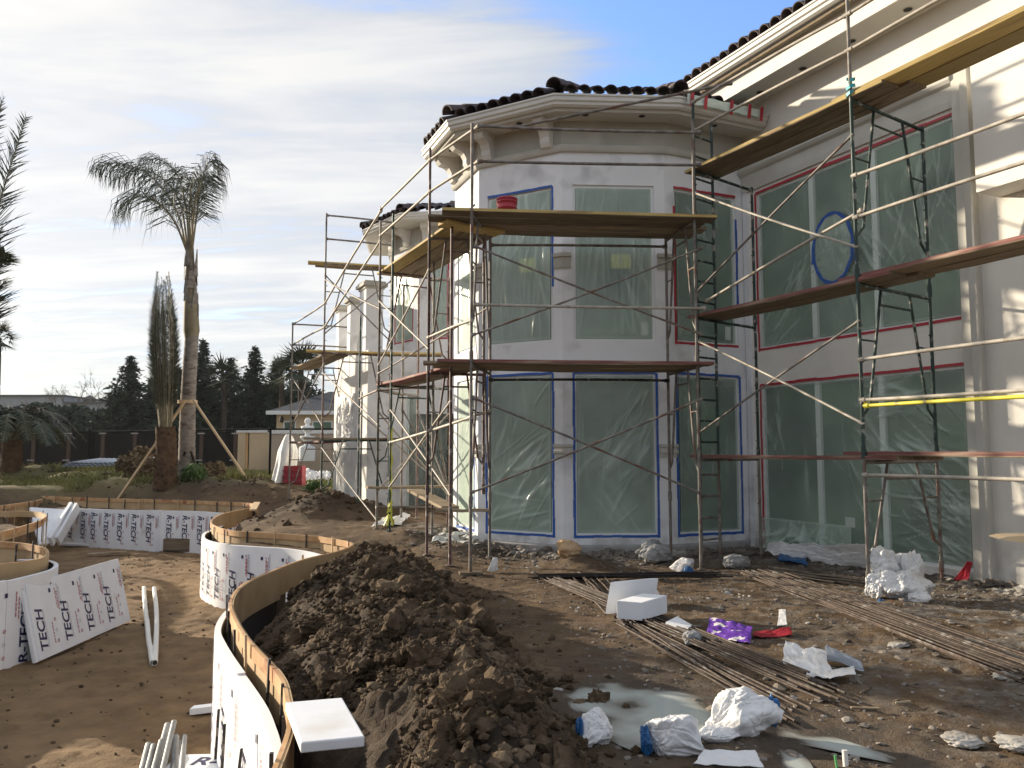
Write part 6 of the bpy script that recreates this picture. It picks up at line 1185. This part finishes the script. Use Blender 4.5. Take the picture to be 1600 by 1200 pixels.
# timber props holding the slender palm
for k, (u0, v0, u1, v1, d1, l) in enumerate(((287, 626, 177, 765, -1.2, 'long timber prop slanting left from the slender palm'), (300, 626, 385, 757, -.2, 'long timber prop slanting right from the slender palm'), (287, 705, 277, 758, .4, 'short dark prop left of the slender palm foot'), (296, 705, 312, 736, .4, 'short dark prop right of the slender palm foot'))):
    a = pz(u0, v0, QD - .35); b = px(u1, v1, D=QD + d1); b.z = tz(b.x, b.y) - .05; d = (b - a); s_ = d.cross(Vector((0, 1, 0))).normalized() * .05; mb = MB(); mb.obox(a, d, s_, (0, .09, 0)); tag(mb.build('timber_prop', 'stake' if k < 2 else 'bark'), l, 'prop', 'props holding the palm')
mb = MB(); mb.lathe(pz(293, 628, QD) + Vector((0, 0, -.05)), [(.27, 0), (.27, .10)], 14); tag(mb.build('prop_collar', 'stake'), 'wood collar on the slender palm where the props meet', 'collar')
# ================================================================== fences and background
rt = root('chain_link_fence'); tag(rt, 'black chain-link fence crossing the grass behind the palms', 'fence')
fa = px(-60, 705, D=31.5); fb = px(138, 705, D=31.0); fc = px(422, 705, D=27.2); fd = px(545, 705, D=25.8); fpts = [Vector((p.x, p.y)) for p in (fa, fb, fc, fd)]
for i in range(3):
    a, b = fpts[i], fpts[i + 1]; za, zb_ = tz(*a), tz(*b); H_ = 1.75; L_ = (b - a).length; mb = MB(); mb.tube(P3(a, za + H_), P3(b, zb_ + H_), .028, 6); mb.build('top_rail', 'fence_black', rt)
    w = MB(); step = .11; n = int(L_ / step)
    for k in range(-int(H_ / step), n + 1):
        for sg in (1, -1):
            s0 = k * step if sg > 0 else k * step + H_; s1 = s0 + sg * H_; t0, t1 = 0., 1.
            lo, hi = 0, L_
            ta, tb = sorted(((lo - s0) / (s1 - s0), (hi - s0) / (s1 - s0))); t0, t1 = max(0, ta), min(1, tb)
            if t1 <= t0: continue
            q = lambda t: (lambda f: Vector((a.x + (b.x - a.x) * f, a.y + (b.y - a.y) * f, za + (zb_ - za) * f + H_ * t)))((s0 + (s1 - s0) * t) / L_)
            p0, p1 = q(t0), q(t1); w.tube(p0, p1, .0035, 3, caps=False)
    tag(w.build('wire_mesh', 'fence_black', rt), kind='stuff')
for p in fpts: mb = MB(); g = tz(*p); mb.tube(P3(p, g - .1), P3(p, g + 1.82), .036, 8); mb.lathe(P3(p, g + 1.82), [(.042, 0), (.03, .04)], 8); mb.build('post', 'fence_black', rt)
rt = root('dark_fence'); tag(rt, 'dark board fence with pale-capped posts across the field', 'fence'); D_ = 46.; us = [-40, 5, 53, 108, 161, 211, 262, 315, 368, 408]
for i in range(len(us) - 1):
    a = px(us[i], 705, D=D_); b = px(us[i + 1], 705, D=D_); za = tz(a.x, a.y); mb = MB(); top = px(200, 675, D=D_).z; n = 9
    for k in range(n): x0 = a.x + (b.x - a.x) * k / n; mb.box(x0 + .005, x0 + (b.x - a.x) / n - .005, D_, D_ + .03, za - .2, top + random.uniform(-.02, .02))
    mb.build('panel', 'wood_fence', rt); mb = MB(); mb.box(a.x - .09, a.x + .09, D_ - .12, D_ - .01, za - .2, top + .02); mb.build('post', 'fence_post_brown', rt)
    mb = MB(); mb.box(a.x - .2, a.x + .2, D_ - .16, D_ - .121, top - .12, top - .05); mb.build('bracket', 'fence_rail_pale', rt); mb = MB(); mb.box(a.x - .28, a.x + .1, D_ - .16, D_ - .121, za + .45, za + .51); mb.build('bracket', 'fence_rail_pale', rt)
# garden wall with piers, beige house, urn fountain
rt = root('garden_wall'); tag(rt, 'tan garden wall with capped piers before the beige house', 'wall'); GD = 38.; zt_ = px(450, 676, D=GD).z
for u0, u1, m in ((371, 383, 'house_beige'), (389, 420, 'house_beige'), (420, 545, 'house_wall')):
    a, b = px(u0, 705, D=GD), px(u1, 705, D=GD); mb = MB(); mb.box(a.x + .004, b.x - .004, GD, GD + .4, tz(a.x, GD) - .3, zt_ - (0 if u0 < 400 else .05)); p = mb.build('wall_length', m, rt); mb = MB(); mb.box(a.x - .06, b.x + .06, GD - .06, GD + .46, zt_ + .001 - (0 if u0 < 400 else .05), zt_ + .12); mb.build('coping', 'white_stone', p)
a, b = px(424, 705, D=36.5), px(545, 705, D=36.5); mb = MB(); mb.box(a.x, b.x, 36.5, 37.2, tz(a.x, 36.5) - .2, px(450, 701, D=36.5).z); mb.build('low_ledge', 'house_wall', rt)
rt = root('beige_house'); tag(rt, 'low beige house with grey roof behind the garden wall', 'house'); HD_ = 47.; a, b = px(431, 705, D=HD_), px(600, 705, D=HD_); ze = px(450, 643, D=HD_).z
mb = MB(); mb.box(a.x, b.x, HD_, HD_ + 9, tz(a.x, HD_) - .2, ze); mb.build('wall', 'house_beige', rt)
mb = MB(); rx0, rx1 = a.x - .45, b.x + .5; zr = px(470, 612, D=HD_ + 4).z; mb.add([(rx0, HD_ - .5, ze - .02), (rx1, HD_ - .5, ze - .02), (rx1, HD_ + 9.5, ze - .02), (rx0, HD_ + 9.5, ze - .02), (rx0 + 2.6, HD_ + 4, zr), (rx1 - 2, HD_ + 4, zr)], [(0, 1, 5, 4), (1, 2, 5), (2, 3, 4, 5), (3, 0, 4), (0, 3, 2, 1)]); rf = mb.build('roof', 'roof_grey', rt); mb = MB(); mb.box(rx0 - .02, rx1 + .02, HD_ - .56, HD_ - .501, ze - .20, ze + .02); mb.build('eave_board', 'white_stone', rf)
for u, w_ in ((452, .75), (503, 1.2)): c = px(u, 705, D=HD_); mb = MB(); mb.box(c.x - w_ / 2, c.x + w_ / 2, HD_ - .04, HD_ - .002, ze - 1.3, ze - .55); wn = mb.build('window', 'white_stone', rt); mb = MB(); mb.box(c.x - w_ / 2 + .08, c.x + w_ / 2 - .08, HD_ - .06, HD_ - .041, ze - 1.22, ze - .63); mb.build('pane', 'glass', wn)
for u in (440, 457): c = px(u, 655, D=HD_ - .15); mb = MB(); mb.lathe(c, [(.03, -.2), (.10, -.15), (.12, .05), (.05, .18)], 8); mb.build('wall_lamp', 'black', rt)
c = px(480, 699, D=35.8); mb = MB(); k = 1.0; mb.lathe(c, [(.36, -.6), (.36, -.02), (.34, .02), (.15, .10), (.10, .22), (.16, .30), (.30, .40), (.33, .48), (.30, .50), (.12, .52), (.09, .62), (.14, .70), (.26, .80), (.30, .93), (.24, .95), (.10, .97), (.08, 1.05), (.15, 1.12), (.12, 1.25), (.05, 1.32)], 18); tag(mb.build('urn_fountain', 'white_stone'), 'white tiered urn fountain before the garden wall', 'fountain')
rt = root('warehouse'); tag(rt, 'long pale grey warehouse with small cupola on the skyline', 'building'); WDp = 140.
for u0, u1, v, n in ((-90, 97, 620, 'wall'), (97, 260, 631, 'wall')):
    a, b = px(u0, 705, D=WDp), px(u1, 705, D=WDp); zt2_ = px(50, v, D=WDp).z; mb = MB(); mb.box(a.x + .01, b.x - .01, WDp, WDp + 20, .5, zt2_); w_ = mb.build(n, 'warehouse', rt); mb = MB(); mb.box(a.x - .1, b.x + .1, WDp - .3, WDp + 20.3, zt2_ + .001, zt2_ + .35); mb.build('parapet', 'roof_grey', w_)
c = px(132, 631, D=WDp); mb = MB(); w_ = .7; mb.box(c.x - w_, c.x + w_, WDp + 1, WDp + 2.4, c.z - .5, c.z + .9); mb.add([(c.x - 1, WDp + .7, c.z + .9), (c.x + 1, WDp + .7, c.z + .9), (c.x + 1, WDp + 2.7, c.z + .9), (c.x - 1, WDp + 2.7, c.z + .9), (c.x, WDp + 1.7, c.z + 1.7)], [(0, 1, 4), (1, 2, 4), (2, 3, 4), (3, 0, 4), (3, 2, 1, 0)]); mb.build('cupola', 'roof_grey', rt)
# corrugated sheets on the ground
rt = root('corrugated_sheets'); tag(rt, 'stack of blue-grey corrugated sheets on the grass left of the palms', 'sheet stack'); c = px(150, 752, D=25.5); gz = tz(c.x, c.y)
for k in range(3):
    mb = MB(); n = 60; L_ = 2.3; vs = []
    for i in range(n + 1): x = c.x - L_ / 2 + L_ * i / n + .06 * k; zz = gz + .14 + .055 * k + .02 * math.sin(i * 1.6) + .20 * max(0, (i / n - .55)) ** 1.2; vs += [(x, c.y + .05 * k, zz), (x + .35, c.y + 1.5, zz + .12)]
    mb.add(vs, [(2 * i, 2 * i + 2, 2 * i + 3, 2 * i + 1) for i in range(n)], True); o = mb.build('sheet', 'sheet_metal', rt); sm = o.modifiers.new('thickness', 'SOLIDIFY'); sm.thickness = .01
# ================================================================== trees
def conifer(u, vt, D, hw, label, seed, m='needle', dens=1.0, base=None):
    rn = random.Random(seed); rt = root('conifer'); tag(rt, label, 'tree', 'dark conifers beyond the field'); top = pz(u, vt, D); g = Vector((top.x, top.y, tz(top.x, top.y) - .1)); H_ = top.z - g.z; R_ = hw * D / F_PX; mb = MB(); mb.path([g, g.lerp(top, .5), top], [.25, .14, .02], 7); mb.build('trunk', 'bark', rt); lf = MB(); nb = int(260 * dens); lob = [rn.uniform(.55, 1.3) for _ in range(63)]
    for k in range(nb):
        t = (k / nb) ** .8; z = .06 + .93 * t; r = R_ * (1 - t) ** .8 * rn.uniform(.45, 1.2) + .05; a = rn.uniform(0, 6.283); r *= lob[int(a / 6.2832 * 9) % 9 + 9 * int(t * 6.99)]; h = Vector((math.cos(a), math.sin(a), 0)); c = g.lerp(top, z); n = 4 + int(r * 7)
        for j in range(n):
            f = (j + .4) / n; p = c + h * r * f + Vector((rn.gauss(0, .10), rn.gauss(0, .10), .22 * r * (f - f * f * 1.2) + rn.gauss(0, .08))); s_ = rn.uniform(.20, .46) * (1.1 - .65 * t)
            for q in range(3):
                d1 = (h * rn.uniform(.2, 1.2) + Vector((rn.gauss(0, .6), rn.gauss(0, .6), rn.uniform(-.5, .45)))).normalized(); d2 = d1.cross(Vector((rn.gauss(0, 1), rn.gauss(0, 1), rn.gauss(0, 1)))).normalized(); lf.add([p - d2 * s_ * .30, p + d2 * s_ * .30, p + d1 * s_ * 1.3], [(0, 1, 2)])
    lf.build('crown', m, rt)
for k, (u, vt, D, hw, de, l) in enumerate(((205, 556, 60, 65, 1.2, 'pointed conifer standing alone left of the shaggy palm'), (318, 530, 62, 57, 1.2, 'tallest dark conifer right of the slender palm'), (398, 540, 64, 59, 1.2, 'dark conifer right of the tallest one'), (432, 560, 66, 44, 1., 'conifer behind the leftmost scaffold posts'), (362, 558, 70, 52, 1., 'conifer between the two tallest, set behind'), (282, 575, 58, 44, .9, 'small conifer seen between the two palm trunks'), (236, 590, 66, 44, .9, 'short conifer behind the shaggy palm'))): conifer(u, vt, D, hw, l, 500 + k, dens=de)
def bushy(u, vt, vb, D, hw, label, seed, m='leaf_dark', n=900, leaf=.16, cat='tree', name='leafy_tree', group=None, trunk=True, base=None):
    rn = random.Random(seed); rt = root(name); tag(rt, label, cat, group); t_ = pz(u, vt, D); b_ = pz(u, vb, D); g = Vector((t_.x, t_.y, tz(t_.x, t_.y) - .05)); R_ = hw * D / F_PX; zc = (t_.z + b_.z) / 2; hz = (t_.z - b_.z) / 2; zc = zc if trunk else g.z + hz * .75
    mb = MB(); c = Vector((t_.x, t_.y, zc))
    if trunk: 
        mb.path([g, Vector((g.x, g.y, b_.z + .1)), c], [.16, .12, .05], 6)
        for k in range(5): a = k * 1.26; mb.path([Vector((g.x, g.y, b_.z)), c + Vector((math.cos(a) * R_ * .6, math.sin(a) * R_ * .6, hz * .3))], [.06, .02], 5)
        mb.build('trunk', 'bark', rt)
    else: mb.path([g, c], [.03, .01], 5); mb.build('stem', 'bark', rt)
    lf = MB(); cl = [(Vector((rn.gauss(0, .5), rn.gauss(0, .5), rn.gauss(0, .5)))) for _ in range(16)]
    for k in range(n):
        q = cl[k % 16] + Vector((rn.gauss(0, .22), rn.gauss(0, .22), rn.gauss(0, .24)));
        if q.length > 1.1: q = q.normalized() * rn.uniform(.8, 1.1)
        p = c + Vector((q.x * R_, q.y * R_, q.z * hz)); d1 = Vector((rn.gauss(0, 1), rn.gauss(0, 1), rn.gauss(0, .7))).normalized(); d2 = d1.orthogonal().normalized(); s_ = leaf * rn.uniform(.6, 1.4); lf.add([p - d1 * s_, p + d2 * s_ * .45, p + d1 * s_, p - d2 * s_ * .45], [(0, 1, 2, 3)])
    lf.build('crown' if trunk else 'leaves', m, rt)
for k, (u, vt, vb, D, hw, l) in enumerate(((60, 632, 690, 70, 48, 'low dark tree before the warehouse, nearest its corner'), (130, 634, 688, 72, 40, 'low dark tree under the warehouse cupola'), (178, 640, 690, 66, 36, 'dark tree at the foot of the lone conifer'), (255, 625, 690, 70, 46, 'dark tree filling behind the two palm trunks'), (335, 610, 690, 72, 46, 'dark tree filling between the tall conifers'), (410, 605, 690, 72, 44, 'dark tree filling left of the beige house'), (0, 632, 690, 66, 44, 'dark tree at the left photo edge above the fence'), (475, 600, 650, 75, 44, 'dark tree rising behind the beige house roof'))): bushy(u, vt, vb, D, hw, l, 600 + k, 'needle', 2200, .30, group='dark trees beyond the field')
def bare(u, vt, D, label, seed):
    rn = random.Random(seed); rt = root('bare_tree'); tag(rt, label, 'tree', 'bare winter trees'); t_ = pz(u, vt, D); g = Vector((t_.x, t_.y, tz(t_.x, t_.y) - .1)); H_ = t_.z - g.z; mb = MB()
    def br(p, d, l, r, lv):
        e = p + d * l; mb.tube(p, e, r, 4, r * .65, False)
        if lv == 0: return
        for _ in range(3 if lv > 1 else 4): nd = (d + Vector((rn.gauss(0, .5), rn.gauss(0, .5), rn.gauss(.05, .25)))).normalized(); br(p + d * l * rn.uniform(.55, 1), nd, l * rn.uniform(.55, .8), r * .55, lv - 1)
    br(g, Vector((0, 0, 1)), H_ * .46, .15, 5); mb.build('branches', 'bare', rt)
for k, (u, v, D, l) in enumerate(((97, 600, 80, 'bare twiggy tree beside the warehouse corner'), (70, 612, 84, 'fainter bare tree left of the twiggy one'), (165, 612, 86, 'bare tree just left of the lone conifer'))): bare(u, v, D, l, 700 + k)
bushy(304, 728, 762, 22.6, 17, 'green leafy plant at the foot of the slender palm', 720, 'leaf_green', 700, .07, 'plant', 'leafy_plant', None, False)
bushy(218, 712, 766, 23.6, 30, 'dry brown bush left of the shaggy palm', 721, 'leaf_dry', 1800, .07, 'bush', 'dry_bush', None, False)
bushy(490, 745, 768, 21.5, 15, 'small bright green weed clump right of the red crate', 722, 'leaf_green', 500, .05, 'plant', 'weed_clump', None, False)
bushy(335, 738, 768, 23.5, 18, 'dry low brush right of the slender palm', 723, 'leaf_dry', 900, .06, 'bush', 'dry_bush', None, False)
# grass
def grass(n, x0, x1, y0, y1, h, name, label, m='grass'):
    x = rng.uniform(0, 1, n); y = y0 + (y1 - y0) * rng.uniform(0, 1, n) ** 1.3; x = (x0 + (x1 - x0) * x) * y / 30; k = fbm(x * .8, y * .8, 3) > -.08; x, y = x[k], y[k]; n = len(x); z = terrain(x[None], y[None])[0][0]; a = rng.uniform(0, 6.28, n); hh = h * rng.uniform(.5, 1.4, n) * (.8 + y / 60); w = .012 * y / 14
    b = np.stack([x, y, z - .01], -1); s_ = np.stack([np.cos(a) * w, np.sin(a) * w, 0 * a], -1); t = b + np.stack([rng.normal(0, .5, n) * hh, rng.normal(0, .5, n) * hh, hh], -1); V = np.stack([b - s_, b + s_, t], 1).reshape(-1, 3); tag(raw_mesh(name, V, np.arange(3 * n).reshape(n, 3), m), label, 'grass', kind='stuff')
grass(42000, -21, -4.5, 22.5, 45, .12, 'grass', 'patchy winter grass across the field behind the pool')
grass(2500, -7.0, -4.6, 19.5, 24, .13, 'weeds', 'green weeds near the far scaffold foot', 'leaf_green')
# ================================================================== put every group's Empty at its thing's base
bpy.context.view_layer.update()
for o in [o for o in SC.objects if o.type == 'EMPTY']:
    lo = Vector((1e9,) * 3); hi = -lo
    def walk(q):
        for c in q.children:
            if c.type == 'MESH':
                for b in c.bound_box:
                    p = c.matrix_world @ Vector(b)
                    for i in range(3): lo[i] = min(lo[i], p[i]); hi[i] = max(hi[i], p[i])
            walk(c)
    walk(o)
    c = Vector(((lo.x + hi.x) / 2, (lo.y + hi.y) / 2, lo.z)); o.location = c
    for ch in o.children: ch.matrix_parent_inverse = Matrix.Translation(-c)

# ================================================================== hazy winter air
mb = MB(); mb.box(-1650, 1650, -1650, 1650, -3.0, 14.5); hz_ = bpy.data.materials.new('hazy_air'); hz_.use_nodes = True; N = hz_.node_tree.nodes; N.clear(); out = N.new('ShaderNodeOutputMaterial'); pv = N.new('ShaderNodeVolumePrincipled')
pv.inputs['Color'].default_value = (.86, .90, .95, 1); pv.inputs['Density'].default_value = .00018; pv.inputs['Anisotropy'].default_value = .3; hz_.node_tree.links.new(pv.outputs[0], out.inputs['Volume'])
tag(mb.build('haze', hz_), kind='stuff')
SC.cycles.volume_max_steps = 64; SC.cycles.volume_bounces = 0
